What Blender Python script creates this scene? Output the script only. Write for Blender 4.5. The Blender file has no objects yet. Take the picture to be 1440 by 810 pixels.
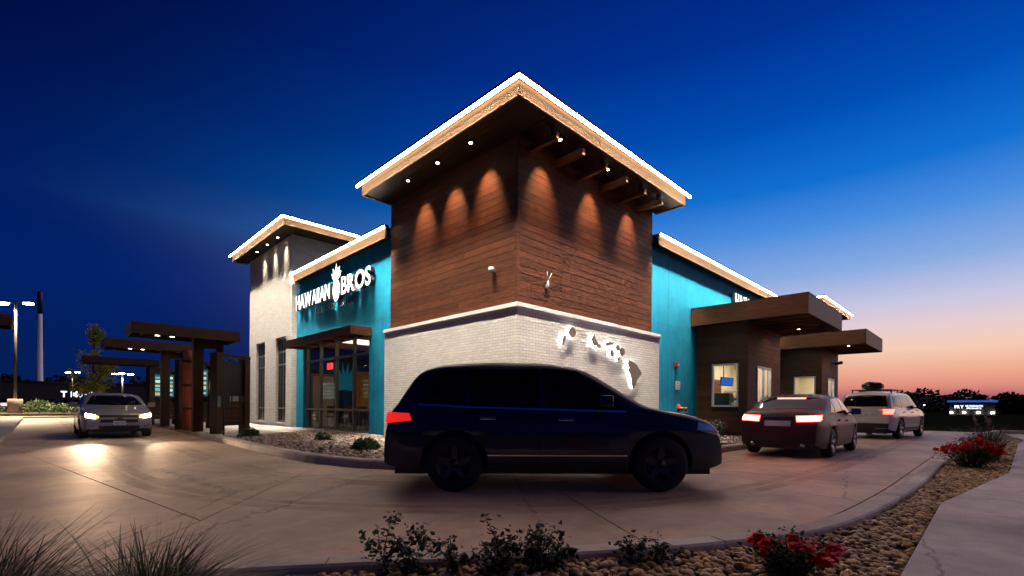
import bpy, bmesh, math, random
import numpy as np
from mathutils import Vector, Matrix
from mathutils.bvhtree import BVHTree

sc = bpy.context.scene
COL = sc.collection
R = math.radians
random.seed(7)
RNG = np.random.default_rng(11)

# ------------------------------------------------------------------ camera
PSI, ROLL, FPX, CY = 0.7824, 0.0077, 667.575, 572.19
CAM = Vector((-7.558, -7.466, 1.079))
cd = bpy.data.cameras.new('camera')
cam = bpy.data.objects.new('camera', cd)
COL.objects.link(cam)
fwd = Vector((math.sin(PSI), math.cos(PSI), 0))
rgt = Vector((math.cos(PSI), -math.sin(PSI), 0))
upv = Vector((0, 0, 1))
r2 = rgt * math.cos(ROLL) + upv * math.sin(ROLL)
u2 = upv * math.cos(ROLL) - rgt * math.sin(ROLL)
cam.matrix_world = Matrix(((r2.x, u2.x, -fwd.x, CAM.x), (r2.y, u2.y, -fwd.y, CAM.y),
                           (r2.z, u2.z, -fwd.z, CAM.z), (0, 0, 0, 1)))
cd.sensor_width = 36
cd.lens = 36 * FPX / 1440
cd.shift_y = (CY - 405) / 1440
cd.clip_start = 0.05
cd.clip_end = 3000
sc.camera = cam

# ------------------------------------------------------------------ world, sun, exposure
def lin(c):
    return tuple(((v / 255) / 12.92 if v / 255 <= 0.04045 else ((v / 255 + 0.055) / 1.055) ** 2.4) for v in c)

SUN_AZ = PSI + R(51)          # where the sun went down, clockwise from +Y
world = bpy.data.worlds.new('World')
sc.world = world
world.use_nodes = True
nt = world.node_tree
N, LK = nt.nodes, nt.links
tc = N.new('ShaderNodeTexCoord')
nrm = N.new('ShaderNodeVectorMath'); nrm.operation = 'NORMALIZE'
LK.new(tc.outputs['Generated'], nrm.inputs[0])
sep = N.new('ShaderNodeSeparateXYZ'); LK.new(nrm.outputs[0], sep.inputs[0])
asn = N.new('ShaderNodeMath'); asn.operation = 'ARCSINE'; LK.new(sep.outputs['Z'], asn.inputs[0])
mre = N.new('ShaderNodeMapRange'); mre.inputs['From Max'].default_value = R(60)
LK.new(asn.outputs[0], mre.inputs['Value'])
flat = N.new('ShaderNodeVectorMath'); flat.operation = 'MULTIPLY'; flat.inputs[1].default_value = (1, 1, 0)
LK.new(nrm.outputs[0], flat.inputs[0])
fn = N.new('ShaderNodeVectorMath'); fn.operation = 'NORMALIZE'; LK.new(flat.outputs[0], fn.inputs[0])
dt = N.new('ShaderNodeVectorMath'); dt.operation = 'DOT_PRODUCT'
dt.inputs[1].default_value = (math.sin(SUN_AZ), math.cos(SUN_AZ), 0)
LK.new(fn.outputs[0], dt.inputs[0])
mra = N.new('ShaderNodeMapRange'); mra.interpolation_type = 'SMOOTHSTEP'
mra.inputs['From Min'].default_value = -0.28
mra.inputs['From Max'].default_value = 1.0
LK.new(dt.outputs['Value'], mra.inputs['Value'])
def ramp(stops):
    cr = N.new('ShaderNodeValToRGB'); e = cr.color_ramp.elements
    while len(e) > 1: e.remove(e[-1])
    for i, (deg, c) in enumerate(stops):
        el = e[0] if i == 0 else e.new(deg / 60)
        el.position = deg / 60
        el.color = (*lin(c), 1)
    LK.new(mre.outputs[0], cr.inputs[0])
    return cr
glow = ramp([(0, (120, 78, 112)), (1.2, (172, 96, 112)), (2.2, (224, 142, 126)), (3.6, (238, 172, 146)), (5.6, (246, 204, 180)), (7.6, (233, 206, 206)),
             (10, (200, 199, 226)), (13.5, (138, 172, 226)), (18, (74, 142, 224)), (22, (18, 112, 210)), (28, (0, 78, 180)), (35, (0, 50, 148)), (45, (0, 28, 108)), (60, (0, 14, 68))])
dark = ramp([(0, (6, 30, 84)), (5, (3, 30, 90)), (12, (0, 32, 104)), (20, (0, 22, 90)), (30, (0, 11, 66)), (40, (0, 5, 48)), (60, (0, 3, 36))])
mxs = N.new('ShaderNodeMix'); mxs.data_type = 'RGBA'
pw_ = N.new('ShaderNodeMath'); pw_.operation = 'POWER'; mpe = N.new('ShaderNodeMapRange'); mpe.inputs['From Max'].default_value = R(18); mpe.inputs['To Min'].default_value = 5.5; mpe.inputs['To Max'].default_value = 1.2
LK.new(asn.outputs[0], mpe.inputs['Value']); LK.new(mpe.outputs[0], pw_.inputs[1])
LK.new(mra.outputs[0], pw_.inputs[0]); LK.new(pw_.outputs[0], mxs.inputs[0]); LK.new(dark.outputs[0], mxs.inputs[6]); LK.new(glow.outputs[0], mxs.inputs[7])
bg = N['Background']; LK.new(mxs.outputs[2], bg.inputs['Color']); bg.inputs['Strength'].default_value = 1.0

sd = bpy.data.lights.new('sun', 'SUN'); sd.energy = 0.9; sd.angle = R(90); sd.color = (1.0, 0.66, 0.5)
sun = bpy.data.objects.new('sun', sd); COL.objects.link(sun)
SUN_EL = R(24)
sun.rotation_euler = Vector((math.sin(SUN_AZ) * math.cos(SUN_EL), math.cos(SUN_AZ) * math.cos(SUN_EL), math.sin(SUN_EL))).to_track_quat('Z', 'Y').to_euler()

vs = sc.view_settings
vs.view_transform = 'Standard'; vs.look = 'None'; vs.exposure = 0; vs.gamma = 1; vs.use_curve_mapping = False
sc.cycles.use_denoising = True
sc.cycles.use_adaptive_sampling = False
sc.cycles.max_bounces = 6
sc.cycles.sample_clamp_indirect = 4
sc.cycles.transparent_max_bounces = 12

# ------------------------------------------------------------------ helpers
def tag(o, label=None, cat=None, group=None, kind=None):
    if label: o['label'] = label
    if cat: o['category'] = cat
    if group: o['group'] = group
    if kind: o['kind'] = kind
    return o

def empty(name, label, cat, loc=(0, 0, 0), rz=0, group=None):
    o = bpy.data.objects.new(name, None); COL.objects.link(o)
    o.location = loc; o.rotation_euler = (0, 0, rz); o.empty_display_size = 0.2
    return tag(o, label, cat, group)

def mesh_data(name, verts, faces, mats, smooth=False, fm=None):
    me = bpy.data.meshes.new(name)
    me.from_pydata([tuple(v) for v in verts], [], [tuple(f) for f in faces])
    if not isinstance(mats, (list, tuple)): mats = [mats]
    for m in mats: me.materials.append(m)
    if fm is not None: me.polygons.foreach_set('material_index', fm)
    if smooth: me.polygons.foreach_set('use_smooth', [True] * len(me.polygons))
    me.update()
    # box-projected UVs in metres
    n = len(me.loops)
    if n:
        uv = me.uv_layers.new(name='UVMap')
        co = np.empty(len(me.vertices) * 3); me.vertices.foreach_get('co', co); co = co.reshape(-1, 3)
        li = np.empty(n, dtype=np.int64); me.loops.foreach_get('vertex_index', li)
        nr = np.empty(len(me.polygons) * 3); me.polygons.foreach_get('normal', nr); nr = np.abs(nr.reshape(-1, 3))
        lt = np.empty(len(me.polygons), dtype=np.int64); me.polygons.foreach_get('loop_total', lt)
        ax = np.repeat(nr.argmax(1), lt)
        p = co[li]
        u = np.where(ax == 0, p[:, 1], p[:, 0]); v = np.where(ax == 2, p[:, 1], p[:, 2])
        uv.data.foreach_set('uv', np.stack([u, v], 1).ravel())
    return me

def obj(name, me, parent=None, loc=(0, 0, 0)):
    o = bpy.data.objects.new(name, me); COL.objects.link(o)
    o.location = loc
    if parent: o.parent = parent
    return o

def mesh(name, verts, faces, mats, parent=None, smooth=False, fm=None):
    return obj(name, mesh_data(name, verts, faces, mats, smooth, fm), parent)

BF = ((0, 3, 2, 1), (4, 5, 6, 7), (0, 1, 5, 4), (1, 2, 6, 5), (2, 3, 7, 6), (3, 0, 4, 7))
def box_vf(a, b):
    x0, y0, z0 = [min(p, q) for p, q in zip(a, b)]; x1, y1, z1 = [max(p, q) for p, q in zip(a, b)]
    return [(x0, y0, z0), (x1, y0, z0), (x1, y1, z0), (x0, y1, z0), (x0, y0, z1), (x1, y0, z1), (x1, y1, z1), (x0, y1, z1)], BF

def boxes(name, bl, mats, parent=None, bev=0, smooth=False):
    V, F = [], []
    for a, b in bl:
        v, f = box_vf(a, b); o = len(V); V += v; F += [tuple(i + o for i in q) for q in f]
    if bev:
        bm = bmesh.new(); vs_ = [bm.verts.new(v) for v in V]
        for f in F: bm.faces.new([vs_[i] for i in f])
        bmesh.ops.bevel(bm, geom=list(bm.edges), offset=bev, segments=2, affect='EDGES', profile=0.6)
        bm.verts.index_update()
        V = [v.co.copy() for v in bm.verts]; F = [[v.index for v in f.verts] for f in bm.faces]; bm.free()
    return mesh(name, V, F, mats, parent, smooth)

def box(name, a, b, mat, parent=None, bev=0):
    return boxes(name, [(a, b)], mat, parent, bev)

def prism_vf(poly, z0, z1):
    n = len(poly)
    V = [(p[0], p[1], z0) for p in poly] + [(p[0], p[1], z1) for p in poly]
    F = [tuple(range(n - 1, -1, -1)), tuple(range(n, 2 * n))]
    F += [(i, (i + 1) % n, n + (i + 1) % n, n + i) for i in range(n)]
    return V, F

def area2(poly):
    return sum(poly[i][0] * poly[(i + 1) % len(poly)][1] - poly[(i + 1) % len(poly)][0] * poly[i][1] for i in range(len(poly)))

def prism(name, poly, z0, z1, mat, parent=None):
    if area2(poly) < 0: poly = poly[::-1]
    V, F = prism_vf(poly, z0, z1)
    return mesh(name, V, F, mat, parent)

def tube_vf(pts, rad, n=8, cap=True):
    pts = [Vector(p) for p in pts]
    if not isinstance(rad, (list, tuple)): rad = [rad] * len(pts)
    V, F = [], []
    ref = Vector((0.31, 0.17, 0.93)).normalized()
    for i, p in enumerate(pts):
        t = (pts[min(i + 1, len(pts) - 1)] - pts[max(i - 1, 0)]).normalized()
        rr = ref if abs(t.dot(ref)) < 0.95 else Vector((1, 0, 0))
        a = t.cross(rr).normalized(); b = t.cross(a)
        for k in range(n):
            an = 2 * math.pi * k / n
            V.append(p + (a * math.cos(an) + b * math.sin(an)) * rad[i])
    for i in range(len(pts) - 1):
        for k in range(n):
            F.append((i * n + k, i * n + (k + 1) % n, (i + 1) * n + (k + 1) % n, (i + 1) * n + k))
    if cap:
        F.append(tuple(range(n - 1, -1, -1))); F.append(tuple((len(pts) - 1) * n + k for k in range(n)))
    return V, F

def tubes(name, lst, mat, parent=None, n=8, smooth=True):
    V, F = [], []
    for pts, rad in lst:
        v, f = tube_vf(pts, rad, n); o = len(V); V += v; F += [tuple(i + o for i in q) for q in f]
    return mesh(name, V, F, mat, parent, smooth)

def lathe_vf(prof, n=24, axis='z'):
    V, F = [], []
    for r_, h in prof:
        for k in range(n):
            a = 2 * math.pi * k / n
            c, s = r_ * math.cos(a), r_ * math.sin(a)
            V.append((c, s, h) if axis == 'z' else (c, h, s))
    for i in range(len(prof) - 1):
        for k in range(n):
            F.append((i * n + k, i * n + (k + 1) % n, (i + 1) * n + (k + 1) % n, (i + 1) * n + k))
    F.append(tuple(range(n - 1, -1, -1))); F.append(tuple((len(prof) - 1) * n + k for k in range(n)))
    if axis == 'y': F = [f[::-1] for f in F]
    return V, F

def lathe(name, prof, mat, parent=None, loc=(0, 0, 0), n=24, axis='z', smooth=True):
    V, F = lathe_vf(prof, n, axis)
    o = mesh(name, V, F, mat, parent, smooth); o.location = loc
    return o

def sweep(name, path, prof, mat, parent=None, closed=False, smooth=False):
    """prof: (offset to the left of the path, z)"""
    path = [Vector((p[0], p[1])) for p in path]
    V, F = [], []; m = len(prof); n = len(path)
    for i, p in enumerate(path):
        t0 = (path[i] - path[i - 1]) if i > 0 or closed else path[1] - path[0]
        t1 = (path[(i + 1) % n] - path[i]) if i < n - 1 or closed else t0
        t0 = t0.normalized(); t1 = t1.normalized(); t = (t0 + t1).normalized()
        nv = Vector((-t.y, t.x)); k = 1 / max(0.5, nv.dot(Vector((-t0.y, t0.x))))
        for o, z in prof: q = p + nv * o * k; V.append((q.x, q.y, z))
    for i in range(n if closed else n - 1):
        for j in range(m - 1):
            a, b = i * m + j, ((i + 1) % n) * m + j
            F.append((a, b, b + 1, a + 1))
    if not closed:
        F.append(tuple(range(m))); F.append(tuple((n - 1) * m + j for j in range(m - 1, -1, -1)))
    return mesh(name, V, F, mat, parent, smooth)

def smooth_path(pts, n=12):
    out = []
    P_ = [pts[0]] + list(pts) + [pts[-1]]
    for i in range(1, len(P_) - 2):
        p0, p1, p2, p3 = [np.array(q, float) for q in P_[i - 1:i + 3]]
        for k in range(n):
            t = k / n
            out.append(tuple(0.5 * ((2 * p1) + (-p0 + p2) * t + (2 * p0 - 5 * p1 + 4 * p2 - p3) * t * t + (-p0 + 3 * p1 - 3 * p2 + p3) * t ** 3)))
    out.append(tuple(pts[-1]))
    return out

def inside(pt, poly):
    x, y = pt; c = False; n = len(poly)
    for i in range(n):
        x0, y0 = poly[i]; x1, y1 = poly[i - 1]
        if (y0 > y) != (y1 > y) and x < (x1 - x0) * (y - y0) / (y1 - y0) + x0: c = not c
    return c

def clip(poly, p, d, off=0.0):
    """keep what lies left of the line p + t d, shifted left by off"""
    d = Vector(d).normalized(); nn = Vector((-d.y, d.x)); p = Vector(p) + nn * off
    out = []
    for i in range(len(poly)):
        a, b = Vector(poly[i]), Vector(poly[(i + 1) % len(poly)])
        sa, sb = (a - p).dot(nn), (b - p).dot(nn)
        if sa >= 0: out.append(tuple(a))
        if (sa >= 0) != (sb >= 0): out.append(tuple(a + (b - a) * (sa / (sa - sb))))
    return out

# ------------------------------------------------------------------ materials
def newmat(name):
    m = bpy.data.materials.new(name); m.use_nodes = True
    return m, m.node_tree.nodes, m.node_tree.links, m.node_tree.nodes['Principled BSDF']

def noise(n, l, src, scale, detail=4, rough=0.6, mapping=None):
    t = n.new('ShaderNodeTexNoise'); t.inputs['Scale'].default_value = scale
    t.inputs['Detail'].default_value = detail; t.inputs['Roughness'].default_value = rough
    if mapping:
        mp = n.new('ShaderNodeMapping'); mp.inputs['Scale'].default_value = mapping
        l.new(src, mp.inputs[0]); src = mp.outputs[0]
    l.new(src, t.inputs['Vector'])
    return t

def mixc(n, l, fac, a, b, mode='MIX'):
    m = n.new('ShaderNodeMix'); m.data_type = 'RGBA'; m.blend_type = mode
    for i, v in ((0, fac), (6, a), (7, b)):
        if hasattr(v, 'is_linked') or hasattr(v, 'links'): l.new(v, m.inputs[i])
        elif i == 0: m.inputs[0].default_value = v
        else: m.inputs[i].default_value = (*v[:3], 1)
    return m.outputs[2]

def mat(name, c, rough=0.6, metal=0.0, var=0.15, scale=6, bump=0.0, bscale=60, coat=0.0, space='Object', spec=0.5, rnd=0.0):
    m, n, l, b = newmat(name)
    t = n.new('ShaderNodeTexCoord')
    nz = noise(n, l, t.outputs[space], scale, 5)
    mr = n.new('ShaderNodeMapRange'); mr.inputs['From Min'].default_value = .3; mr.inputs['From Max'].default_value = .7
    l.new(nz.outputs['Fac'], mr.inputs['Value'])
    lo = tuple(v * (1 - var) for v in c); hi = tuple(min(1, v * (1 + var)) for v in c)
    col = mixc(n, l, mr.outputs[0], lo, hi)
    if rnd:
        oi = n.new('ShaderNodeObjectInfo')
        m2 = n.new('ShaderNodeMapRange'); m2.inputs['To Min'].default_value = 1 - rnd; m2.inputs['To Max'].default_value = 1 + rnd
        l.new(oi.outputs['Random'], m2.inputs['Value'])
        vm = n.new('ShaderNodeVectorMath'); vm.operation = 'SCALE'
        l.new(col, vm.inputs[0]); l.new(m2.outputs[0], vm.inputs['Scale']); col = vm.outputs[0]
    l.new(col, b.inputs['Base Color'])
    b.inputs['Roughness'].default_value = rough; b.inputs['Metallic'].default_value = metal
    b.inputs['Specular IOR Level'].default_value = spec; b.inputs['Coat Weight'].default_value = coat; b.inputs['Specular IOR Level'].default_value = spec
    if bump:
        n2 = noise(n, l, t.outputs[space], bscale, 4)
        bp = n.new('ShaderNodeBump'); bp.inputs['Strength'].default_value = bump; bp.inputs['Distance'].default_value = 0.01
        l.new(n2.outputs['Fac'], bp.inputs['Height']); l.new(bp.outputs[0], b.inputs['Normal'])
    return m

def emit(name, c, s, base=(0.8, 0.8, 0.8)):
    m, n, l, b = newmat(name)
    b.inputs['Base Color'].default_value = (*base, 1)
    b.inputs['Emission Color'].default_value = (*c, 1); b.inputs['Emission Strength'].default_value = s
    return m

def wood(name, c0, c1, stretch=(1.2, 26, 26), rough=0.55, rnd=0.25, bump=.35):
    """grain runs along local U (UV in metres)"""
    m, n, l, b = newmat(name)
    t = n.new('ShaderNodeTexCoord')
    oi = n.new('ShaderNodeObjectInfo')
    add = n.new('ShaderNodeVectorMath'); add.operation = 'ADD'
    cmb = n.new('ShaderNodeCombineXYZ')
    ml = n.new('ShaderNodeMath'); ml.operation = 'MULTIPLY'; ml.inputs[1].default_value = 40
    l.new(oi.outputs['Random'], ml.inputs[0]); l.new(ml.outputs[0], cmb.inputs[0]); l.new(ml.outputs[0], cmb.inputs[2])
    l.new(t.outputs['UV'], add.inputs[0]); l.new(cmb.outputs[0], add.inputs[1])
    g = noise(n, l, add.outputs[0], 2.2, 8, 0.7, stretch)
    g2 = noise(n, l, add.outputs[0], 0.9, 3, 0.5, (1, 3, 3))
    mr = n.new('ShaderNodeMapRange'); mr.inputs['From Min'].default_value = .36; mr.inputs['From Max'].default_value = .64
    l.new(g.outputs['Fac'], mr.inputs['Value'])
    col = mixc(n, l, mr.outputs[0], c0, c1)
    m3 = n.new('ShaderNodeMapRange'); m3.inputs['To Min'].default_value = .7; m3.inputs['To Max'].default_value = 1.3
    l.new(g2.outputs['Fac'], m3.inputs['Value'])
    m2 = n.new('ShaderNodeMapRange'); m2.inputs['To Min'].default_value = 1 - rnd; m2.inputs['To Max'].default_value = 1 + rnd
    l.new(oi.outputs['Random'], m2.inputs['Value'])
    mm = n.new('ShaderNodeMath'); mm.operation = 'MULTIPLY'; l.new(m2.outputs[0], mm.inputs[0]); l.new(m3.outputs[0], mm.inputs[1])
    vm = n.new('ShaderNodeVectorMath'); vm.operation = 'SCALE'; l.new(col, vm.inputs[0]); l.new(mm.outputs[0], vm.inputs['Scale'])
    l.new(vm.outputs[0], b.inputs['Base Color'])
    b.inputs['Roughness'].default_value = rough; b.inputs['Specular IOR Level'].default_value = .22
    bp = n.new('ShaderNodeBump'); bp.inputs['Strength'].default_value = bump; bp.inputs['Distance'].default_value = .004
    l.new(g.outputs['Fac'], bp.inputs['Height']); l.new(bp.outputs[0], b.inputs['Normal'])
    return m

def brick_mat(name):
    m, n, l, b = newmat(name)
    t = n.new('ShaderNodeTexCoord')
    br = n.new('ShaderNodeTexBrick'); br.offset = .5
    br.inputs['Scale'].default_value = 1; br.inputs['Brick Width'].default_value = .205; br.inputs['Row Height'].default_value = .0677
    br.inputs['Mortar Size'].default_value = .006; br.inputs['Mortar Smooth'].default_value = .35
    br.inputs['Color1'].default_value = (.82, .78, .71, 1); br.inputs['Color2'].default_value = (.70, .66, .60, 1); br.inputs['Mortar'].default_value = (.40, .38, .36, 1)
    wob = noise(n, l, t.outputs['UV'], 9, 3)
    sb = n.new('ShaderNodeVectorMath'); sb.operation = 'SCALE'; sb.inputs['Scale'].default_value = .012
    l.new(wob.outputs['Color'], sb.inputs[0])
    ad = n.new('ShaderNodeVectorMath'); ad.operation = 'ADD'; l.new(t.outputs['UV'], ad.inputs[0]); l.new(sb.outputs[0], ad.inputs[1])
    l.new(ad.outputs[0], br.inputs['Vector'])
    st = noise(n, l, t.outputs['UV'], 1.3, 5)
    col = mixc(n, l, st.outputs['Fac'], br.outputs['Color'], (.85, .82, .78), 'MULTIPLY')
    l.new(col, b.inputs['Base Color']); b.inputs['Roughness'].default_value = .7
    fine = noise(n, l, t.outputs['UV'], 45, 3)
    inv = n.new('ShaderNodeMath'); inv.operation = 'MULTIPLY_ADD'; inv.inputs[1].default_value = -1.0
    l.new(br.outputs['Fac'], inv.inputs[0])
    f2 = n.new('ShaderNodeMath'); f2.operation = 'MULTIPLY'; f2.inputs[1].default_value = .55; l.new(fine.outputs['Fac'], f2.inputs[0])
    l.new(f2.outputs[0], inv.inputs[2])
    bp = n.new('ShaderNodeBump'); bp.inputs['Strength'].default_value = 1.0; bp.inputs['Distance'].default_value = .03
    l.new(inv.outputs[0], bp.inputs['Height']); l.new(bp.outputs[0], b.inputs['Normal'])
    return m

def concrete(name, c, rough=.55, rnd=.06):
    m, n, l, b = newmat(name)
    t = n.new('ShaderNodeTexCoord')
    big = noise(n, l, t.outputs['Object'], .55, 6, .62)
    mid = noise(n, l, t.outputs['Object'], 5, 5, .65)
    fine = noise(n, l, t.outputs['Object'], 160, 3, .7)
    broom = noise(n, l, t.outputs['Object'], 1, 3, .6, (6, 130, 1))
    mr = n.new('ShaderNodeMapRange'); mr.inputs['From Min'].default_value = .3; mr.inputs['From Max'].default_value = .7; mr.inputs['To Min'].default_value = .52; mr.inputs['To Max'].default_value = 1.25
    l.new(big.outputs['Fac'], mr.inputs['Value'])
    mr2 = n.new('ShaderNodeMapRange'); mr2.inputs['From Min'].default_value = .25; mr2.inputs['From Max'].default_value = .75; mr2.inputs['To Min'].default_value = .78; mr2.inputs['To Max'].default_value = 1.18
    l.new(mid.outputs['Fac'], mr2.inputs['Value'])
    mr3 = n.new('ShaderNodeMapRange'); mr3.inputs['From Min'].default_value = .2; mr3.inputs['From Max'].default_value = .8; mr3.inputs['To Min'].default_value = .7; mr3.inputs['To Max'].default_value = 1.3
    l.new(fine.outputs['Fac'], mr3.inputs['Value'])
    a = n.new('ShaderNodeMath'); a.operation = 'MULTIPLY'; l.new(mr.outputs[0], a.inputs[0]); l.new(mr2.outputs[0], a.inputs[1])
    a2 = n.new('ShaderNodeMath'); a2.operation = 'MULTIPLY'; l.new(a.outputs[0], a2.inputs[0]); l.new(mr3.outputs[0], a2.inputs[1])
    vo = n.new('ShaderNodeTexVoronoi'); vo.inputs['Scale'].default_value = 1.7; vo.inputs['Randomness'].default_value = 1
    wv = n.new('ShaderNodeVectorMath'); wv.operation = 'SCALE'; wv.inputs['Scale'].default_value = .25; l.new(mid.outputs['Color'], wv.inputs[0])
    wa = n.new('ShaderNodeVectorMath'); wa.operation = 'ADD'; l.new(t.outputs['Object'], wa.inputs[0]); l.new(wv.outputs[0], wa.inputs[1]); l.new(wa.outputs[0], vo.inputs['Vector'])
    sp = n.new('ShaderNodeMapRange'); sp.inputs['From Min'].default_value = .03; sp.inputs['From Max'].default_value = .13; sp.inputs['To Min'].default_value = .55; sp.inputs['To Max'].default_value = 1
    l.new(vo.outputs['Distance'], sp.inputs['Value'])
    ck = n.new('ShaderNodeTexVoronoi'); ck.feature = 'DISTANCE_TO_EDGE'; ck.inputs['Scale'].default_value = .22; l.new(wa.outputs[0], ck.inputs['Vector'])
    cm = n.new('ShaderNodeMapRange'); cm.inputs['From Min'].default_value = .0012; cm.inputs['From Max'].default_value = .004; cm.inputs['To Min'].default_value = .55; cm.inputs['To Max'].default_value = 1
    l.new(ck.outputs['Distance'], cm.inputs['Value'])
    ac = n.new('ShaderNodeMath'); ac.operation = 'MULTIPLY'; l.new(sp.outputs[0], ac.inputs[0]); l.new(cm.outputs[0], ac.inputs[1])
    ad_ = n.new('ShaderNodeMath'); ad_.operation = 'MULTIPLY'; l.new(a2.outputs[0], ad_.inputs[0]); l.new(ac.outputs[0], ad_.inputs[1]); a2 = ad_
    oi = n.new('ShaderNodeObjectInfo'); m2 = n.new('ShaderNodeMapRange'); m2.inputs['To Min'].default_value = 1 - rnd; m2.inputs['To Max'].default_value = 1 + rnd
    l.new(oi.outputs['Random'], m2.inputs['Value'])
    a3 = n.new('ShaderNodeMath'); a3.operation = 'MULTIPLY'; l.new(a2.outputs[0], a3.inputs[0]); l.new(m2.outputs[0], a3.inputs[1])
    vm = n.new('ShaderNodeVectorMath'); vm.operation = 'SCALE'; vm.inputs[0].default_value = c; l.new(a3.outputs[0], vm.inputs['Scale'])
    l.new(vm.outputs[0], b.inputs['Base Color'])
    rr = n.new('ShaderNodeMapRange'); rr.inputs['To Min'].default_value = rough - .13; rr.inputs['To Max'].default_value = rough + .2
    l.new(mid.outputs['Fac'], rr.inputs['Value']); l.new(rr.outputs[0], b.inputs['Roughness'])
    sm = n.new('ShaderNodeMath'); sm.operation = 'ADD'; l.new(fine.outputs['Fac'], sm.inputs[0]); l.new(broom.outputs['Fac'], sm.inputs[1])
    bp = n.new('ShaderNodeBump'); bp.inputs['Strength'].default_value = .4; bp.inputs['Distance'].default_value = .005
    l.new(sm.outputs[0], bp.inputs['Height']); l.new(bp.outputs[0], b.inputs['Normal'])
    return m

def glass(name, tint=(.9, .95, 1), refl=.12):
    m = bpy.data.materials.new(name); m.use_nodes = True
    n, l = m.node_tree.nodes, m.node_tree.links
    n.remove(n['Principled BSDF'])
    tr = n.new('ShaderNodeBsdfTransparent'); tr.inputs[0].default_value = (*tint, 1)
    gl = n.new('ShaderNodeBsdfGlossy'); gl.inputs['Roughness'].default_value = .02
    lw = n.new('ShaderNodeLayerWeight'); lw.inputs[0].default_value = .5
    fr = n.new('ShaderNodeMath'); fr.operation = 'POWER'; fr.inputs[1].default_value = 5; l.new(lw.outputs['Facing'], fr.inputs[0])
    ad = n.new('ShaderNodeMath'); ad.operation = 'MULTIPLY_ADD'; ad.inputs[1].default_value = .9; ad.inputs[2].default_value = .02 + refl * .15
    l.new(fr.outputs[0], ad.inputs[0])
    mx = n.new('ShaderNodeMixShader'); l.new(ad.outputs[0], mx.inputs[0]); l.new(tr.outputs[0], mx.inputs[1]); l.new(gl.outputs[0], mx.inputs[2])
    l.new(mx.outputs[0], n['Material Output'].inputs[0])
    return m

def stone_mat(name, cols):
    m, n, l, b = newmat(name)
    t = n.new('ShaderNodeTexCoord'); oi = n.new('ShaderNodeObjectInfo'); geo = n.new('ShaderNodeNewGeometry')
    ad = n.new('ShaderNodeMath'); ad.operation = 'ADD'; l.new(geo.outputs['Random Per Island'], ad.inputs[0]); l.new(oi.outputs['Random'], ad.inputs[1])
    fr = n.new('ShaderNodeMath'); fr.operation = 'FRACT'; l.new(ad.outputs[0], fr.inputs[0])
    cr = n.new('ShaderNodeValToRGB'); e = cr.color_ramp.elements
    for i, c in enumerate(cols):
        el = e[i] if i < 2 else e.new(1)
        el.position = i / (len(cols) - 1); el.color = (*c, 1)
    l.new(fr.outputs[0], cr.inputs[0])
    nz = noise(n, l, t.outputs['Object'], 40, 4)
    col = mixc(n, l, .5, cr.outputs[0], nz.outputs['Fac'], 'OVERLAY')
    mr = n.new('ShaderNodeHueSaturation'); mr.inputs['Saturation'].default_value = 1.2; l.new(col, mr.inputs['Color'])
    l.new(mr.outputs[0], b.inputs['Base Color']); b.inputs['Roughness'].default_value = .6
    return m

def leaf_mat(name, c, var=.45, rough=.5, trans=.25):
    m, n, l, b = newmat(name)
    geo = n.new('ShaderNodeNewGeometry')
    cr = mixc(n, l, geo.outputs['Random Per Island'], tuple(v * (1 - var) for v in c), tuple(v * (1 + var) for v in c))
    l.new(cr, b.inputs['Base Color']); b.inputs['Roughness'].default_value = rough
    td = n.new('ShaderNodeBsdfTranslucent'); l.new(cr, td.inputs[0])
    mx = n.new('ShaderNodeMixShader'); mx.inputs[0].default_value = trans
    l.new(b.outputs[0], mx.inputs[1]); l.new(td.outputs[0], mx.inputs[2])
    l.new(mx.outputs[0], n['Material Output'].inputs[0])
    return m

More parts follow.
